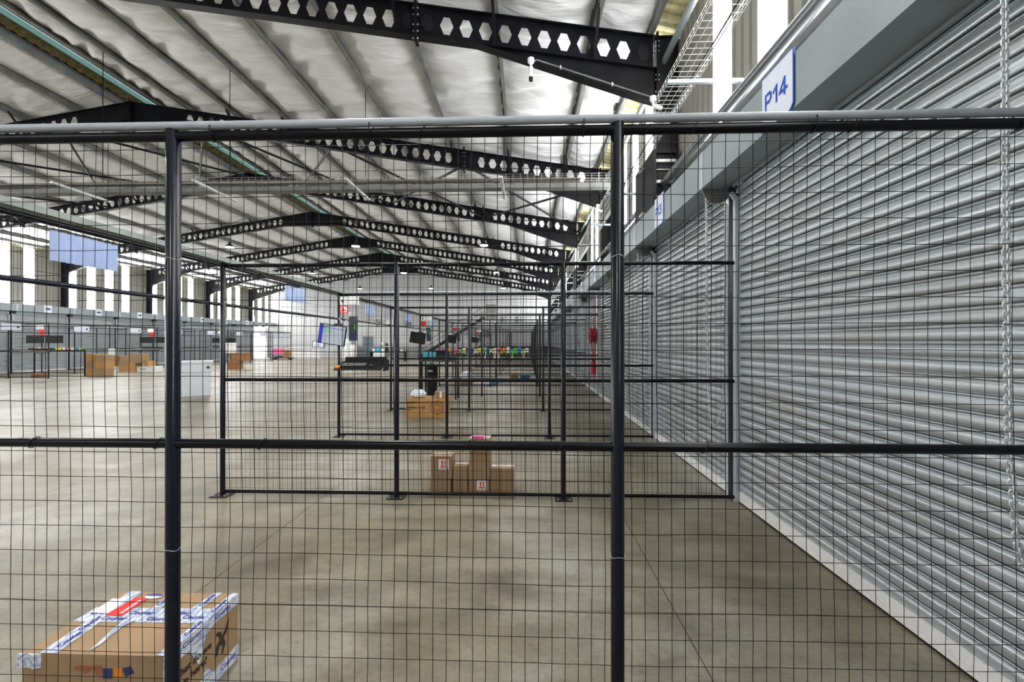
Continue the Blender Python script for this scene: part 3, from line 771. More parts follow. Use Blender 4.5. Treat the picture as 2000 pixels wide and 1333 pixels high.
# ================================================================== THINGS
def card_box(name, label, x0, x1, y0, y1, z0, z1, mat='card', group=None, tape_top=True):
    t = thing(name, label, 'box', ((x0 + x1) / 2, (y0 + y1) / 2, z0), 0, group)
    a, b, h = (x1 - x0) / 2, (y1 - y0) / 2, z1 - z0
    m = MB(); e = .006
    m.prism([(-a + e, -b), (a - e, -b), (a, -b + e), (a, b - e), (a - e, b), (-a + e, b), (-a, b - e), (-a, -b + e)], 'z', 0, h - .004)
    put('carton', m, mat, t)
    put('flap', MB().box(-a + .002, a - .002, -b + .002, -.001, h - .004, h), mat, t)
    put('flap', MB().box(-a + .002, a - .002, .001, b - .002, h - .004, h), mat, t)
    if tape_top: put('tape', MB().box(-a, a, -.03, .03, h, h + .0012), 'tape', t)
    return t, a, b, h
# --- taped parcel by the first fence
t, a, b, h = card_box('parcel', 'large worn parcel wrapped in blue printed courier tape beside the nearest fence', -2.06, -1.455, 1.79, 2.25, 0, .33, 'card', None, False)
cx, cy = (-2.06 - 1.455) / 2, (1.775 + 2.235) / 2
def strip(name, pts, z, mat='tape', parent=t, th=.0012):       # polygon lying on the lid
    return put(name, MB().prism([(x - cx, y - cy) for x, y in pts], 'z', z, z + th), mat, parent)
strip('tape', [(-2.059, 1.985), (-1.456, 1.992), (-1.456, 2.102), (-2.059, 2.095)], .3305)
strip('tape', [(-1.985, 1.776), (-1.915, 1.776), (-1.950, 2.234), (-2.02, 2.234)], .3318)
strip('tape', [(-1.790, 2.10), (-1.745, 2.10), (-1.755, 2.234), (-1.80, 2.234)], .3318)
strip('tape', [(-1.595, 2.10), (-1.553, 2.10), (-1.538, 2.234), (-1.58, 2.234)], .3318)
strip('tape', [(-1.500, 1.776), (-1.456, 1.776), (-1.456, 2.234), (-1.488, 2.234)], .3318)
strip('loose_tape', [(-1.792, 1.775), (-1.800, 1.83), (-1.832, 1.97), (-1.815, 2.04), (-1.78, 2.0), (-1.80, 1.95), (-1.785, 1.83)], .334)
strip('label', [(-2.037, 2.050), (-1.955, 2.046), (-1.972, 2.160), (-2.045, 2.165)], .3332, 'paper')
strip('red_sticker', [(-1.955, 2.032), (-1.873, 2.028), (-1.868, 2.166), (-1.937, 2.172)], .3346, 'red')
ov = [( -1.858 + .042 * math.cos(q), 2.192 + .022 * math.sin(q)) for q in [2 * math.pi * k / 20 for k in range(20)]]
strip('oval_sticker', ov, .3332, 'paper'); strip('oval_print', [(x, y) for x, y in ov if y > 2.188], .3346, 'inkblue')
LID = lambda x, y, z, ang=0: frame_m((math.cos(ang), math.sin(ang), 0), (-math.sin(ang), math.cos(ang), 0), (x - cx, y - cy, z))
for x, y, ang in ((-2.04, 2.04, 0), (-1.86, 2.045, 0), (-1.69, 2.05, 0), (-1.95, 1.999, 0), (-1.74, 2.002, 0), (-1.585, 2.02, 0)):
    text('tape_print', 'Courier', .036, 'inkblue', t, LID(x, y, .3332, ang), .01)
for x, y in ((-1.935, 1.81), (-1.955, 1.92), (-1.555, 2.115), (-1.765, 2.115), (-1.463, 1.9), (-1.465, 2.07)):
    text('tape_print', 'Courier', .032, 'inkblue', t, LID(x, y, .3345, R(92)), .01)
for k in range(11): strip('sticker_print', [(-1.898, 2.045 + .010 * k), (-1.884, 2.045 + .010 * k), (-1.884, 2.051 + .010 * k), (-1.898, 2.051 + .010 * k)], .336, 'paper')
# side of the parcel (+X): print and tape
SX = -1.4542 - cx
def side_poly(name, pts, mat, th=.0012, o=0.0): return put(name, MB().prism([(y - cy, z) for y, z in pts], 'x', SX + o, SX + o + th), mat, t)
side_poly('tape', [(1.776, .33), (1.776, .285), (1.90, .265), (1.955, .17), (1.975, .20), (2.0, .272), (2.06, .29), (2.234, .285), (2.234, .33)], 'tape')
side_poly('tape', [(2.234, .012), (2.234, .085), (2.05, .072), (2.0, .125), (1.97, .09), (1.776, .06), (1.776, .0)], 'tape')
SM = lambda y, z: frame_m((0, 1, 0), (0, 0, 1), (SX + .0014, y - cy, z))
text('box_print', 'What do we', .046, 'ink', t, SM(1.80, .195), .012); text('box_print', 'love here?', .046, 'ink', t, SM(1.815, .145), .012)
for y, z in ((2.06, .30), (1.86, .30), (2.10, .035), (1.85, .03)): text('tape_print', 'Courier', .034, 'inkblue', t, SM(y, z), .01)
side_poly('figure_print', [(2.075, .235), (2.10, .225), (2.108, .20), (2.13, .215), (2.15, .25), (2.16, .245), (2.14, .195), (2.12, .185), (2.135, .15), (2.115, .11), (2.105, .11), (2.112, .15), (2.095, .165), (2.075, .125), (2.06, .13), (2.07, .175), (2.09, .19), (2.085, .21), (2.065, .225)], 'ink', .0008)
# front of the parcel (-Y): small prints
FYB = 1.7745 - cy
def front_poly(name, pts, mat): return put(name, MB().prism([(x - cx, z) for x, z in pts], 'y', FYB - .0012, FYB), mat, t)
front_poly('hand_print', [(-1.838, .283), (-1.80, .286), (-1.765, .284), (-1.748, .278), (-1.752, .272), (-1.775, .272), (-1.775, .262), (-1.79, .252), (-1.80, .258), (-1.802, .268), (-1.838, .270)], 'brownprint')
front_poly('package_print', [(-1.752, .288), (-1.725, .290), (-1.722, .272), (-1.728, .248), (-1.745, .250), (-1.754, .27)], 'brownprint')
front_poly('square_print', [(-1.718, .277), (-1.678, .277), (-1.678, .237), (-1.718, .237)], 'navy')
front_poly('square_print', [(-1.674, .281), (-1.640, .281), (-1.636, .243), (-1.672, .243)], 'orange')
front_poly('square_print', [(-1.637, .279), (-1.603, .289), (-1.588, .262), (-1.622, .243)], 'navy')
put('corner_tape', MB().prism([(-a - .002, -b - .002), (-a + .085, -b - .002), (-a + .06, -b - .014), (-a + .03, -b - .004), (-a - .008, -b - .012)], 'z', h - .055, h + .002), 'tape', t)
put('corner_tape', MB().box(a - .012, a + .0015, -b - .0015, -b + .012, 0, h), 'tape', t)

# --- stack of cartons behind the second fence
G = 'cartons stacked behind the second fence'
def arrows(t, x, z, b, w=.112):
    o = put('this_way_up_label', MB().box(x - w / 2, x + w / 2, -b - .0014, -b - .0002, z - w / 2, z + w / 2), 'paper', t)
    put('border', MB().box(x - w / 2 - .004, x + w / 2 + .004, -b - .0008, -b, z - w / 2 - .004, z + w / 2 + .004), 'red', t)
    m = MB(); q = 1.32
    for dx in (-.012 * q, .013 * q):
        m.box(x + dx - .0042 * q, x + dx + .0042 * q, -b - .0024, -b - .0014, z - .012 * q, z + .02 * q)
        m.prism([(x + dx - .009 * q, z + .017 * q), (x + dx + .009 * q, z + .017 * q), (x + dx, z + .036 * q)], 'y', -b - .0024, -b - .0014)
    m.box(x - .027 * q, x + .028 * q, -b - .0024, -b - .0014, z - .022 * q, z - .014 * q)
    put('arrow_print', m, 'red', t)
    text('label_print', 'THIS WAY UP', .0165, 'navy', t, frame_m((1, 0, 0), (0, 0, 1), (x - .049, -b - .0018, z - .050)), .01)
c1 = card_box('carton', 'lower carton of the short pair at the end of the carton stack', -1.035, -.815, 4.80, 5.02, 0, .150, group=G)
c2 = card_box('carton', 'upper carton with red arrow label on the short pair of cartons', -1.028, -.80, 4.81, 5.03, .1515, .385, group=G); arrows(c2[0], .025, .145, c2[2])
c3 = card_box('carton', 'single narrow carton between the short pair and the tall stack', -.790, -.632, 4.82, 5.06, 0, .278, group=G)
c4 = card_box('carton', 'bottom carton with red arrow label under the tall stack', -.618, -.402, 4.80, 5.02, 0, .148, group=G); arrows(c4[0], .03, .082, c4[2])
c5 = card_box('carton', 'middle carton of the tall stack of three', -.620, -.398, 4.79, 5.01, .1495, .358, group=G)
c6 = card_box('carton', 'top carton of the tall stack of three', -.617, -.400, 4.80, 5.02, .3595, .572, group=G)
c7 = card_box('carton', 'upright carton leaning against the tall stack of three', -.393, -.275, 4.81, 5.03, 0, .262, group=G)
c8 = card_box('carton', 'end carton of the row, taped on top, farthest from the short pair', -.272, -.142, 4.80, 5.02, 0, .264, group=G)
for c in (c7, c8): put('seam', MB().box(-.002, .002, -c[2] - .001, -c[2], 0, c[3]), 'card3', c[0])
tag(put('pink_packet', MB().prism([(-.055, -.03), (.055, -.032), (.06, .03), (-.05, .035)], 'z', 0, .028), 'tag_pink', None, (-.52, 4.83, .5735)), 'flat pink packet lying on top of the tall carton stack', 'packet')
# --- gaming chair box
t, a, b, h = card_box('chair_carton', 'wide orange-brown gaming chair carton standing behind the third fence', -2.60, -1.74, 9.66, 10.22, 0, .385, 'card2', None, True)
FM_ = lambda x, z: frame_m((1, 0, 0), (0, 0, 1), (x, -b - .0012, z))
text('box_print', 'GAMING CHAIR', .056, 'ink', t, FM_(-.41, .178), .035); put('box_print', MB().box(-.41, -.32, -b - .0012, -b, .142, .158), 'ink', t)
put('emblem', MB().prism(circ(-.375, .30, .024, 14), 'y', -b - .0012, -b), 'ink', t)
for k in range(5): put('box_print', MB().box(-.33 + .026 * k, -.312 + .026 * k, -b - .0012, -b, .305, .325).box(-.33 + .02 * k, -.316 + .02 * k, -b - .0012, -b, .282, .294), 'ink', t)
for r0 in (.135, .075): put('ring_print', MB().tube([(.24 + r0 * math.cos(q), -b, .20 + r0 * math.sin(q)) for q in [2 * math.pi * k / 24 for k in range(24)]], [.014] * 24, 4, False, True), 'card3', t)
put('sticker', MB().box(.33, .41, -b - .0014, -b, .155, .19), 'tag_pink', t)
def blob(r, sq, seed, n=12, amp=.25):
    m = MB(); vs = []; fs = []
    for i in range(n + 1):
        th = math.pi * i / n
        for j in range(2 * n):
            ph = math.pi * j / n; d = Vector((math.sin(th) * math.cos(ph), math.sin(th) * math.sin(ph), math.cos(th)))
            k = 1 + amp * noise.noise(d * 2.2 + Vector((seed, 0, 0)))
            v = Vector((d.x * r[0], d.y * r[1], d.z * r[2])) * k; v.z = max(v.z, -r[2] * sq); vs.append(v)
    for i in range(n):
        for j in range(2 * n): fs.append((i * 2 * n + j, i * 2 * n + (j + 1) % (2 * n), (i + 1) * 2 * n + (j + 1) % (2 * n), (i + 1) * 2 * n + j))
    return m.add(vs, fs, True)
tag(put('plastic_bag', blob((.17, .14, .10), .75, 3), 'bag', None, (-2.38, 9.86, .462)), 'crumpled white plastic bag resting on the gaming chair carton', 'bag')
t, a, b, h = card_box('small_carton', 'small brown carton with white label on the gaming chair carton', -1.99, -1.745, 9.72, 9.95, .388, .53, 'card')
put('label', MB().box(-.015, .03, -b - .001, -b, .01, h), 'paper', t)
# --- big pale bin across the hall
t = thing('storage_bin', 'tall pale plastic storage bin with rim standing on the open floor', 'bin', (-9.98, 13.42, 0), R(35))
bm = MB().prism([(-.36, -.30), (.36, -.30), (.36, .30), (-.36, .30)], 'z', 0, .70); put('body', bm, 'pale', t)
put('upper_body', MB().prism([(-.385, -.325), (.385, -.325), (.385, .325), (-.385, .325)], 'z', .70, .96), 'pale', t)
put('lid', MB().prism([(-.42, -.36), (.42, -.36), (.42, .36), (-.42, .36)], 'z', .96, 1.03), 'pale', t)
put('hand_hole', MB().prism(circ(.29, .84, .045, 14), 'y', -.333, -.324), 'dgrey', t)
# --- black wheelie bin beyond the gaming chair box
t = thing('trash_bin', 'black plastic trash bin with teal bag rim beyond the gaming chair carton', 'bin', (-2.90, 13.75, 0))
put('body', MB().tube([(0, 0, 0), (0, 0, .02), (0, 0, .88)], [.15, .155, .19], 4 * 4), 'black', t)
put('rim', MB().tube([(0, 0, .86), (0, 0, .93)], .205, 16), 'dgrey', t); put('bag_edge', MB().tube([(0, 0, .93), (0, 0, .985)], [.19, .16], 16), 'teal', t)
put('label', MB().box(-.08, .08, -.196, -.19, .70, .76), 'paper', t)

# --- packing stations on pen posts: monitor, mini PC, keyboard tray, notices
def station(x, y, face, nm, full):
    # face: +1 screen looks toward the camera, -1 away
    t = thing('monitor', 'flat %s on the pen post of the %s' % ('screen showing a blue and green form' if face > 0 else 'black monitor back', nm), 'monitor', (x - .04, y - .17, 1.72), 0, 'packing station monitors')
    mtx = (0, R(8.5), R(-6))
    bz = put('bezel', MB().prism([(-.235, -.165), (.235, -.165), (.235, .165), (-.235, .165)], 'y', -.012, .018), 'black', t, None, mtx)
    if face > 0:
        put('screen', MB().box(-.225, .225, -.0145, -.012, -.153, .153), 'screen', bz); put('sidebar', MB().box(-.225, -.165, -.016, -.0145, -.153, .153), 'screenblue', bz)
        put('banner', MB().box(-.16, -.02, -.016, -.0145, .02, .09), 'screengreen', bz); put('rule', MB().box(-.16, .225, -.016, -.0145, .10, .108), 'screenblue', bz)
    put('bracket', MB().bar((0, .02, 0), (.04, .15, .02), .04, .05).box(.0, .12, .08, .13, .15, .19), 'dgrey', t)
    u = thing('mini_computer', 'small dark computer unit with green lights beside the %s monitor' % nm, 'computer', (x + .27, y - .06, 1.62), 0, 'packing station computers')
    put('case', MB().box(-.065, .065, -.03, .03, 0, .41), 'dgrey', u)
    put('light', MB().box(.03, .05, -.033, -.03, .19, .27), 'led', u); put('light', MB().box(.045, .058, -.033, -.03, .33, .40), 'led', u)
    put('badge', MB().box(-.045, .045, -.032, -.03, .02, .15), 'navy', u)
    k = thing('keyboard_tray', 'black tray shelf with keyboard fixed to the pen post of the %s' % nm, 'shelf', (x + .50, y - .26, 1.15), 0, 'packing station keyboard trays')
    put('tray', MB().prism([(-.19, 0), (.19, .115), (.19, .13), (-.19, .015)], 'x', -.40, .36), 'black', k)
    put('back_panel', MB().box(-.36, .34, .185, .20, .10, .20), 'black', k)
    put('side_panel', MB().prism([(-.10, -.02), (.20, -.02), (.20, .16), (.05, .16)], 'x', .36, .375), 'black', k)
    if full:
        kb = thing('keyboard', 'black keyboard lying on the tray of the %s' % nm, 'keyboard', (x + .36, y - .28, 1.2175), 0, 'keyboards'); kb.rotation_euler = (math.atan(.115 / .38), 0, 0)
        put('base', MB().box(-.21, .21, -.065, .065, 0, .016), 'black', kb)
        km = MB()
        for r_ in range(5):
            for c_ in range(15): km.box(-.2 + .0268 * c_, -.2 + .0268 * c_ + .022, -.058 + .024 * r_, -.058 + .024 * r_ + .019, .016, .022)
        put('keys', km, 'wallband', kb)['kind'] = 'stuff'
        tag(put('computer_mouse', blob((.03, .05, .02), .6, 5, 10, .05), 'dgrey', None, (x + .66, y - .31, 1.222)), 'small dark mouse on the keyboard tray of the nearest packing station', 'mouse')
        tag(put('orange_packet', MB().prism([(-.03, -.045), (.03, -.045), (.035, .045), (-.02, .045)], 'z', 0, .02), 'orange', None, (x + .13, y - .37, 1.190), (.29, 0, 0)), 'small orange packet on the end of the keyboard tray', 'packet')
    n = thing('warning_notice', 'white notice over a red warning sign on the pen post of the %s' % nm, 'sign', (x + .10, y - .03, 2.15), 0, 'pen post notices')
    put('red_panel', MB().box(-.07, .07, -.008, 0, -.065, .065), 'paper' if full else 'red', n)
    if full:
        mm = MB().box(-.07, .07, -.0095, -.008, .05, .065).box(-.07, .07, -.0095, -.008, -.065, -.05).box(-.07, -.055, -.0095, -.008, -.05, .05).box(.055, .07, -.0095, -.008, -.05, .05).prism([(-.05, -.045), (.0, -.03), (.015, .0), (-.03, .015)], 'y', -.0095, -.008).box(-.04, -.01, -.0095, -.008, .015, .035).box(.01, .04, -.0095, -.008, -.03, -.012)
        put('red_print', mm, 'red', n)
    put('white_panel', MB().box(-.07, .085, -.006, 0, .075, .215), 'paper', n)
    put('figure', MB().prism([(-.03, .09), (-.02, .09), (-.02, .115), (0, .13), (-.005, .155), (-.025, .17), (-.045, .15), (-.045, .13), (-.03, .115)], 'y', -.0075, -.006), 'dgrey', n)
    bx = thing('wall_box', 'white electrical box on the rail beside the notice of the %s' % nm, 'junction box', (x + .275, y - .05, 2.215), 0, 'pen rail boxes')
    put('case', MB().box(-.075, .075, -.03, .03, 0, .15), 'white', bx); put('cover', MB().box(-.065, .065, -.036, -.03, .012, .138), 'paper', bx)
    cb_ = [(x + .2, y - .04, 2.1), (x + .19, y - .06, 1.98), (x + .1, y - .06, 1.93), (x + .02, y - .05, 1.99), (x - .05, y - .05, 2.03)]
    tag(put('cable_loop', MB().tube(cb_, .007, 6), 'white' if full else 'black'), 'loose cable looping across the pen post of the %s' % nm, 'cable', 'station cables')
for i, nm in ((2, 'third fence'), (4, 'fifth fence'), (6, 'seventh fence'), (9, 'tenth fence')):
    station(XP[0], FY[i], 1 if i == 2 else -1, nm, i == 2)
def far_station(x, y, nm):
    t = thing('monitor_pair', 'two black monitor backs on a pen post across the hall, %s' % nm, 'monitor', (x, y - .2, 1.55), 0, 'monitor pairs across the hall')
    for dx in (-.42, .45): put('monitor', MB().prism([(dx - .38, 0), (dx + .38, 0), (dx + .38, .34), (dx - .38, .34)], 'y', 0, .05), 'black', t)
    put('arm', MB().bar((-.4, .08, .3), (.45, .08, .3), .05, .05), 'black', t)
    k = thing('keyboard_shelf', 'black shelf on a pen post across the hall, %s' % nm, 'shelf', (x - .2, y - .36, 1.12), 0, 'keyboard shelves across the hall')
    put('tray', MB().prism([(-.3, 0), (.3, .1), (.3, .13), (-.3, .03)], 'x', -.75, .75), 'black', k); put('rim', MB().box(-.6, .6, .25, .28, .1, .2), 'black', k)
    n = thing('warning_notice', 'white and red notice on a pen post across the hall, %s' % nm, 'sign', (x - .3, y - .06, 2.05), 0, 'notices across the hall')
    put('white_panel', MB().box(-.2, .15, -.01, 0, .1, .3), 'paper', n); put('red_panel', MB().box(-.05, .2, -.01, 0, -.14, .1), 'red', n)
for i, nm in ((6, 'nearest row'), (8, 'third row'), (10, 'fifth row')): far_station(MX(XP[0]), FY[i], nm)

# --- coloured labels clipped on mid rails
cols = ['magenta', 'orange', 'pink', 'lime', 'cream', 'blue', 'white', 'yellow', 'teal', 'white', 'cream', 'pink', 'yellow', 'orange', 'white', 'teal', 'green', 'blue', 'cream', 'white']
xs_ = [-2.35, -2.05, -1.74, -1.6, -1.42, -1.18, -.95, -.80, -.58, -.32, -.18, -.02, .08, .2, .38, .52, .66, .82, .98, 1.12]
for k, (c, x) in enumerate(zip(cols, xs_)):
    t = thing('paper_label', '%s paper label clipped on the fifth fence mid rail, %s along' % (c, (ORD + ['seventeenth', 'eighteenth', 'nineteenth', 'twentieth'])[k]), 'label', (-2.55 + (x + 2.35) * .73, FY[4] - .03, ZM + .06), 0, 'coloured labels on the fifth fence')
    hgt = .12 + .03 * (k % 3)
    put('card', MB().box(-.055, .055, -.004, .002, .0 + .02 * (k % 2), hgt), 'tag_' + c, t); put('clip', MB().box(-.012, .012, -.008, .004, -.09, .03), 'black', t)
    if k in (8, 10, 11, 15, 18): put('tail', MB().box(-.03, .03, -.007, -.004, -.15, .02), 'tag_cream' if k != 15 else 'tag_lime', t)
for k in range(12):
    c = ['yellow', 'white', 'pink', 'cream', 'blue', 'lime'][k % 6]
    t = thing('paper_label', 'small %s label on a pen rail across the hall, %s along' % (c, ORD[k]), 'label', (-23.2 + .2 * k, FY[6] + BAY * .0 + 1.4, 1.22), 0, 'coloured labels across the hall')
    put('card', MB().box(-.07, .07, 0, .006, 0, .12), 'tag_' + c, t)
tr = thing('label_rail', 'dark rail carrying small coloured labels across the hall', 'rail', (-23.3, FY[6] + 1.42, 0))
put('bar', MB().box(0, 2.5, 0, .04, 1.18, 1.22), 'rail', tr); put('leg', MB().box(0, .04, 0, .04, 0, 1.18), 'rail', tr); put('leg', MB().box(2.46, 2.5, 0, .04, 0, 1.18), 'rail', tr)
# cyan crates on a packing bench in the fifth pen, cartons and bags on the floor of farther pens
t = thing('packing_bench', 'black packing bench with a keyboard shelf behind the fourth fence', 'bench', (-2.55, 12.75, 0))
put('top', MB().box(-.40, .60, -.25, .25, 1.13, 1.18), 'black', t); put('front_panel', MB().box(-.40, .60, -.26, -.24, 1.05, 1.13), 'dgrey', t)
for dx in (-.37, .57):
    for dy in (-.22, .22): put('leg', MB().box(dx - .02, dx + .02, dy - .02, dy + .02, 0, 1.13), 'black', t)
for k, dx in enumerate((-.15, .03)):
    c = thing('cyan_crate', 'cyan plastic crate on the packing bench, %s of two' % ORD[k], 'crate', (-2.70 + dx, 12.75, 1.18), 0, 'cyan crates')
    put('body', MB().prism([(-.07, -.12), (.07, -.12), (.07, .12), (-.07, .12)], 'z', 0, .12), 'cyan', c); put('rim', MB().box(-.082, .082, -.13, .13, .12, .155), 'cyan', c)
card_box('floor_carton', 'flat brown carton on the floor of the sixth pen', -2.48, -2.06, 16.75, 17.15, 0, .21, 'card')
tag(put('wrapped_bundle', blob((.22, .2, .16), .8, 11), 'bag', None, (-2.28, 16.95, .345)), 'white wrapped bundle on the flat brown carton', 'bundle')
for k, x in enumerate((-1.80, -1.50, -1.20)):
    tag(put('bottle_pack', blob((.15, .14, .09), .85, 20 + k, 10, .3), 'boltblue' if k == 2 else 'bag', None, (x, 16.75, .078)), ['clear wrapped pack beside the flat carton on the pen floor', 'middle wrapped pack lying on the pen floor', 'blue wrapped pack lying on the pen floor'][k], 'pack')
card_box('floor_carton', 'brown carton with white top on the floor of the seventh pen', -.72, -.38, 19.6, 19.95, 0, .27, 'card'); 
tag(put('blue_bag', blob((.22, .16, .13), .8, 33), 'boltblue', None, (-.08, 19.75, .105)), 'crumpled blue bag on the pen floor near the wall', 'bag')

# --- cartons across the hall
G2 = 'cartons across the hall'
spec = [(-20.95, -20.45, 20.85, 0, .34, 'card2'), (-20.43, -19.93, 20.80, 0, .34, 'card'), (-20.95, -20.44, 20.88, .342, .68, 'card'), (-20.42, -19.94, 20.84, .342, .68, 'card2'), (-20.98, -20.5, 20.9, .682, 1.03, 'card2'), (-20.44, -19.95, 20.86, .682, .98, 'card'),
        (-21.72, -21.23, 23.5, 0, .30, 'card2'), (-21.21, -20.81, 23.45, 0, .46, 'card2'), (-21.73, -21.22, 23.52, .302, .60, 'card'), (-22.1, -21.75, 23.55, .30, .86, 'card3'), (-21.72, -21.24, 23.54, .602, .84, 'card'), (-21.22, -20.44, 23.5, .462, .98, 'card'), (-20.42, -20.21, 23.6, .30, .58, 'card2')]
lab = ['bottom carton of the orange block, first column', 'bottom carton of the orange block, second column', 'middle carton of the orange block, first column', 'middle carton of the orange block, second column', 'top carton of the orange block, first column', 'top carton of the orange block, second column', 'low carton behind the orange block', 'upright orange carton beside the white boxes', 'second carton up behind the orange block', 'dark carton on a white box behind the orange block', 'third carton up behind the orange block', 'large carton on top of the upright orange carton', 'carton resting on the long white box']
for (x0, x1, y0, z0, z1, mt), l in zip(spec, lab): card_box('shipping_carton', l + ' across the hall', x0, x1, y0, y0 + .5, z0, z1, mt, G2)
for l, (x0, x1, y0, z1) in zip(('white box under the dark carton across the hall', 'long white box at the end of the carton row across the hall'), ((-22.1, -21.74, 23.5, .298), (-20.79, -19.78, 23.55, .298))):
    t = thing('white_box', l, 'box', ((x0 + x1) / 2, y0, 0), 0, 'white boxes across the hall'); a = (x1 - x0) / 2
    put('carton', MB().box(-a, a, 0, .5, 0, z1 - .03), 'white', t); put('lid', MB().box(-a - .01, a + .01, -.01, .51, z1 - .03, z1 - .001), 'white', t); put('print', MB().box(-a * .7, 0, -.002, 0, z1 * .45, z1 * .55), 'dgrey', t)
n = thing('paper_notice', 'white paper sheet fixed to a pen post across the hall', 'notice', (-18.72, 20.0, 1.15)); put('sheet', MB().box(-.17, .17, 0, .006, -.17, .17), 'paper', n); put('tape_strip', MB().box(-.05, .05, -.002, 0, .15, .19), 'tape', n)
n.location = (-20.86, FY[7] - .06, 1.10)
t = card_box('dark_carton', 'dark brown carton stack base beyond the pale bin', -17.6, -17.0, 26.2, 26.7, 0, .5, 'card3')
t = card_box('dark_carton', 'open dark carton on the stack beyond the pale bin', -17.5, -16.6, 26.3, 26.8, .502, .95, 'card3')
t = card_box('white_carton', 'white carton crowning the stack beyond the pale bin', -17.9, -17.4, 26.3, 26.7, .952, 1.55, 'card3')
c = [o for o in t[0].children if o.name.startswith('carton')][0]
for o in t[0].children: o.data = o.data.copy(); o.data.materials.clear(); o.data.materials.append(M['white'])
t = thing('blue_drum', 'small blue and white drum on the floor across the hall', 'drum', (-17.9, 23.9, 0)); put('body', MB().tube([(0, 0, 0), (0, 0, .35)], .2, 14), 'boltblue', t); put('lid', MB().tube([(0, 0, .35), (0, 0, .42)], .21, 14), 'white', t)
t = card_box('small_dark_carton', 'small brown carton lying on the floor of the first pen across the hall', -22.0, -21.6, 19.45, 19.75, 0, .2, 'card3')

# --- far end of the hall
YW = Y1
t = thing('wall_door', 'slate grey door in the far end wall', 'door', (-16.4, YW, 0)); put('leaf', MB().box(-.45, .45, -.07, -.03, .02, 2.1), 'doorgrey', t); put('frame', MB().box(-.52, -.45, -.08, 0, 0, 2.17).box(.45, .52, -.08, 0, 0, 2.17).box(-.52, .52, -.08, 0, 2.1, 2.17), 'wallband', t); put('handle', MB().box(.33, .4, -.1, -.07, 1.0, 1.04), 'bolt', t)
t = thing('display_board', 'white freestanding board before the far end wall', 'board', (-15.0, YW - 1.0, 0)); put('panel', MB().box(-.62, .62, -.02, .02, .12, .92), 'white', t); put('foot', MB().box(-.6, -.5, -.2, .2, 0, .12), 'dgrey', t); put('foot', MB().box(.5, .6, -.2, .2, 0, .12), 'dgrey', t)
t = thing('fire_extinguisher', 'red fire extinguisher on the far end wall beside the white board', 'extinguisher', (-13.95, YW - .15, .62)); put('cylinder', MB().tube([(0, 0, 0), (0, 0, .5), (0, 0, .58)], [.09, .09, .03], 12), 'hosered', t); put('handle', MB().box(-.05, .05, -.05, .05, .58, .66), 'black', t); put('label', MB().box(-.06, .06, -.095, -.085, .15, .35), 'paper', t)
t = thing('picture_frame', 'small framed notice on the far end wall', 'frame', (-14.9, YW, 1.45)); put('border', MB().box(-.17, .17, -.04, 0, -.2, .2), 'black', t); put('sheet', MB().box(-.13, .13, -.045, -.04, -.16, .16), 'paper', t)
def wall_fan(x, z, lb):
    t = thing('wall_fan', lb, 'fan', (x, YW - .2, z), 0, 'far wall fans')
    put('cage', MB().tube([(.32 * math.cos(q), -.1, .32 * math.sin(q)) for q in [2 * math.pi * k / 20 for k in range(20)]], .02, 6, False, True), 'dgrey', t)
    put('hub', MB().tube([(0, -.14, 0), (0, .1, 0)], .09, 12), 'dgrey', t); put('bracket', MB().box(-.04, .04, .05, .2, -.04, .04), 'dgrey', t)
    for k in range(3): put('blade', MB().prism([(.07, -.03), (.29, -.09), (.30, .06), (.07, .05)], 'y', -.11, -.10), 'dgrey', t, None, (0, 2.094 * k, 0))
for x, z, l in ((-2.45, 3.85, 'grey wall fan beside the louvre, first of the pair on the far wall'), (-.95, 3.85, 'grey wall fan, second of the pair on the far wall'), (-12.2, 3.5, 'grey wall fan above the stair foot on the far wall'), (-15.3, 3.6, 'grey wall fan above the slate door on the far wall')): wall_fan(x, z, l)
t = thing('wall_louvre', 'tall grey louvre panel high on the far wall', 'louvre', (-3.7, YW, 4.65)); put('frame', MB().box(-.5, .5, -.05, 0, -.8, .8), 'wallband', t)
for k in range(10): put('blade', MB().box(-.44, .44, -.08, -.05, -.72 + .15 * k, -.72 + .15 * k + .09), 'wallband', t)
t = thing('split_air_unit', 'white air conditioner unit high on the far wall', 'air conditioner', (-14.1, YW - .2, 3.6)); put('case', MB().box(-.35, .35, -.1, .2, -.25, .25), 'white', t); put('grille', MB().tube([(-.08 + .18 * math.cos(q), -.11, .18 * math.sin(q)) for q in [2 * math.pi * k / 16 for k in range(16)]], .012, 5, False, True), 'dgrey', t)
# stair to the mezzanine
t = thing('staircase', 'black steel staircase with handrail climbing along the far wall', 'stairs', (-10.6, YW - 2.4, 0))
for dy in (0, .9): put('stringer', MB().bar((0, dy, .1), (6.4, dy, 4.0), .05, .20), 'black', t)
for k in range(20): put('tread', MB().box(.15 + .32 * k, .15 + .32 * k + .28, 0, .9, .18 + .195 * k, .21 + .195 * k), 'dgrey', t)
for dz in (.55, 1.0): put('handrail', MB().bar((-.3, 0, dz), (6.4, 0, 4.0 + dz), .04, .04), 'black', t)
for k in range(6): put('baluster', MB().box(1.2 * k, 1.2 * k + .04, -.02, .02, .1 + .73 * k, 1.1 + .73 * k), 'black', t)
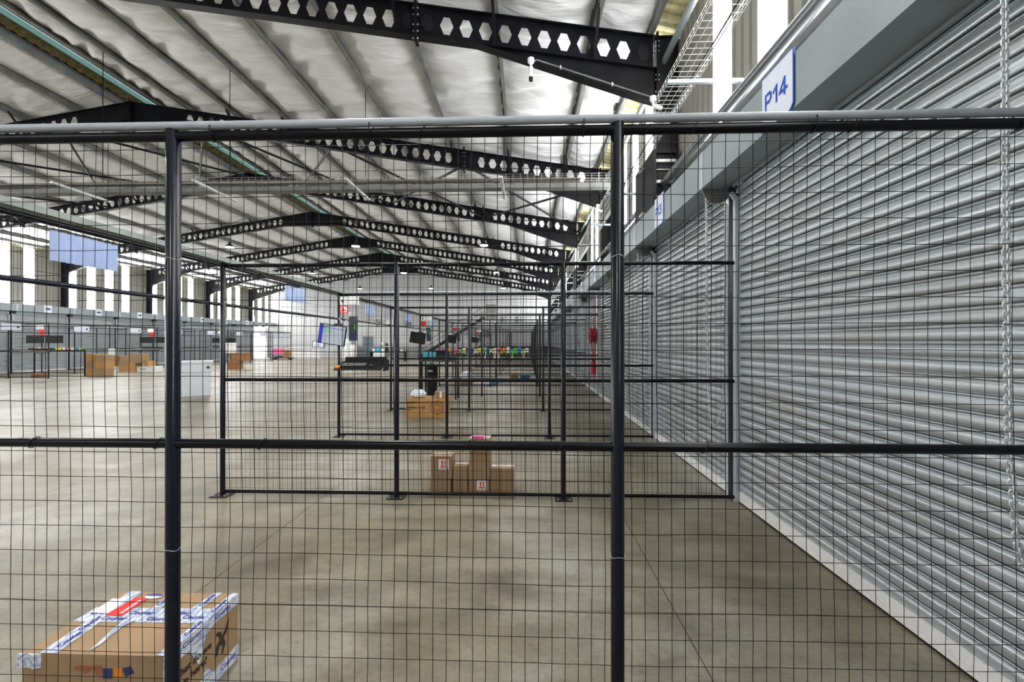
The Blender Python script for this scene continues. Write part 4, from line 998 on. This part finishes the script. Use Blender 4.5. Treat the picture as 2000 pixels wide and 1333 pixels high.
# service table with small items
t = thing('service_table', 'long dark table before the grey wall band at the far end', 'table', (-12.2, 38, 0)); put('top', MB().box(-1.0, 2.0, -.4, .4, .70, .75), 'black', t)
for dx in (-.95, 1.95): put('leg', MB().box(dx - .03, dx + .03, -.35, .35, 0, .7), 'black', t)
t = thing('blue_tub', 'blue plastic tub on the far service table', 'tub', (-12.6, 38, .75)); put('body', MB().prism([(-.22, -.2), (.22, -.2), (.22, .2), (-.22, .2)], 'z', 0, .32), 'cyan', t); put('lid', MB().box(-.24, .24, -.22, .22, .32, .38), 'boltblue', t)
t = thing('water_urn', 'tall black urn on the far service table', 'urn', (-11.85, 38, .75)); put('body', MB().tube([(0, 0, 0), (0, 0, .5), (0, 0, .62), (0, 0, .78)], [.14, .14, .11, .05], 12), 'black', t); put('band', MB().tube([(0, 0, .44), (0, 0, .49)], .145, 12), 'paper', t)
t = thing('white_cup', 'white cup at the end of the far service table', 'cup', (-10.6, 38, .75)); put('body', MB().tube([(0, 0, 0), (0, 0, .22)], [.08, .12], 12), 'paper', t); put('handle', MB().tube([(.1, 0, .16), (.16, 0, .14), (.16, 0, .08), (.09, 0, .05)], .012, 5), 'paper', t)
# reception counter, cabinets, window
t = thing('reception_counter', 'long white reception counter at the far end of the hall', 'counter', (-21.6, YW - 3.2, 0)); put('front', MB().box(-1.6, 1.5, -.05, .4, 0, 1.0), 'white', t); put('top', MB().box(-1.65, 1.55, -.15, .5, 1.0, 1.06), 'white', t); put('plinth', MB().box(-1.6, 1.5, -.06, 0, 0, .12), 'wallgrey', t)
for k in range(3): put('panel_joint', MB().box(-1.0 + .9 * k, -.99 + .9 * k, -.053, -.05, .12, 1.0), 'wallband', t)
t = thing('hatch_window', 'framed hatch window above the white counter', 'window', (-21.6, YW - .02, 1.05)); put('frame', MB().box(-.62, .62, -.06, 0, 0, .05).box(-.62, .62, -.06, 0, .6, .65).box(-.62, -.57, -.06, 0, 0, .65).box(.57, .62, -.06, 0, 0, .65).box(-.02, .02, -.06, 0, 0, .65), 'dgrey', t); put('pane', MB().box(-.57, .57, -.03, -.02, .05, .6), 'signwhite', t)
for k, (x, h_) in enumerate(((-19.0, 1.95), (-18.4, 1.95), (-17.8, 1.35))):
    t = thing('white_cabinet', 'white cabinet by the far wall, %s from the counter' % ORD[k], 'cabinet', (x, YW - .5, 0), 0, 'white cabinets'); put('body', MB().box(-.28, .28, -.2, .4, 0, h_), 'white', t); put('door', MB().box(-.26, .26, -.22, -.2, .05, h_ - .05), 'paper', t); put('handle', MB().box(.18, .21, -.25, -.22, h_ * .5, h_ * .5 + .1), 'black', t)
for k in range(2):
    t = thing('red_chair', 'red visitor chair near the bright doorway, %s of two' % ORD[k], 'chair', (-24.6 + .65 * k, 43.4, 0), 0, 'red visitor chairs')
    put('seat', MB().box(-.25, .25, -.25, .25, .42, .5), 'tag_pink', t); put('backrest', MB().box(-.25, .25, .2, .26, .5, .95), 'tag_pink', t)
    for dx in (-.22, .22):
        for dy in (-.22, .22): put('leg', MB().box(dx - .02, dx + .02, dy - .02, dy + .02, 0, .42), 'dgrey', t)
t = thing('loaded_pallet', 'low trolley with grey wrapped goods near the red chairs', 'trolley', (-22.3, 40.8, 0)); put('deck', MB().box(-.9, .9, -.4, .4, .12, .18), 'dgrey', t); put('goods', blob((.42, .3, .17), .8, 44), 'wallband', t, (-.42, 0, .318)); put('wheel', MB().tube([(-.7, -.3, .06), (-.7, .3, .06)], .06, 10), 'black', t); put('wheel', MB().tube([(.7, -.3, .06), (.7, .3, .06)], .06, 10), 'black', t)
card_box('trolley_carton', 'torn tan carton standing on the low trolley', -22.1, -21.62, 40.6, 41.0, .182, .85, 'card2')
# hose reel, extinguisher and white panel between doors near the fifth fence
t = thing('fire_hose_reel', 'red fire hose reel on the wall between roller doors', 'hose reel', (1.98, 13.74, 1.80)); put('reel', MB().tube([(-.10, 0, 0), (.02, 0, 0)], .22, 20), 'hosered', t); put('hub', MB().tube([(-.13, 0, 0), (.04, 0, 0)], .05, 12), 'dgrey', t); put('flange', MB().tube([(-.115, 0, 0), (-.10, 0, 0)], .25, 20), 'hosered', t); put('flange', MB().tube([(.02, 0, 0), (.035, 0, 0)], .25, 20), 'hosered', t)
put('hose', MB().tube([(-.05, 0, -.2), (-.04, 0, -.4), (.01, .1, -.5), (.0, .2, -.65)], .016, 6), 'hosered', t)
t = thing('hanging_extinguisher', 'red extinguisher hanging below the hose reel', 'extinguisher', (1.98, 13.74, .66)); put('cylinder', MB().tube([(0, 0, 0), (0, 0, .30), (0, 0, .38)], [.085, .085, .03], 12), 'hosered', t); put('valve', MB().box(-.03, .03, -.04, .04, .38, .44), 'black', t); put('hook', MB().box(.02, .06, -.01, .01, .25, .42), 'galv', t)
t = thing('white_wall_panel', 'white painted steel panel behind the hose reel', 'panel', (2.06, 13.62, 0)); put('sheet', MB().box(0, .006, -.13, .40, .4, 3.1), 'white', t); put('red_pipe', MB().tube([(-.03, .12, .4), (-.03, .12, 3.1)], .018, 8), 'hosered', t)
t = thing('round_wall_lamp', 'round white bulkhead lamp on a door hood down the hall', 'lamp', (1.72, 16.4, 3.05)); put('disc', MB().tube([(0, 0, 0), (0, .06, 0)], .2, 20), 'white', t); put('ring', MB().tube([(.2 * math.cos(q), 0, .2 * math.sin(q)) for q in [2 * math.pi * k / 20 for k in range(20)]], .02, 6, False, True), 'paper', t); put('stem', MB().tube([(0, .05, .2), (0, .05, .32)], .015, 6), 'galv', t)
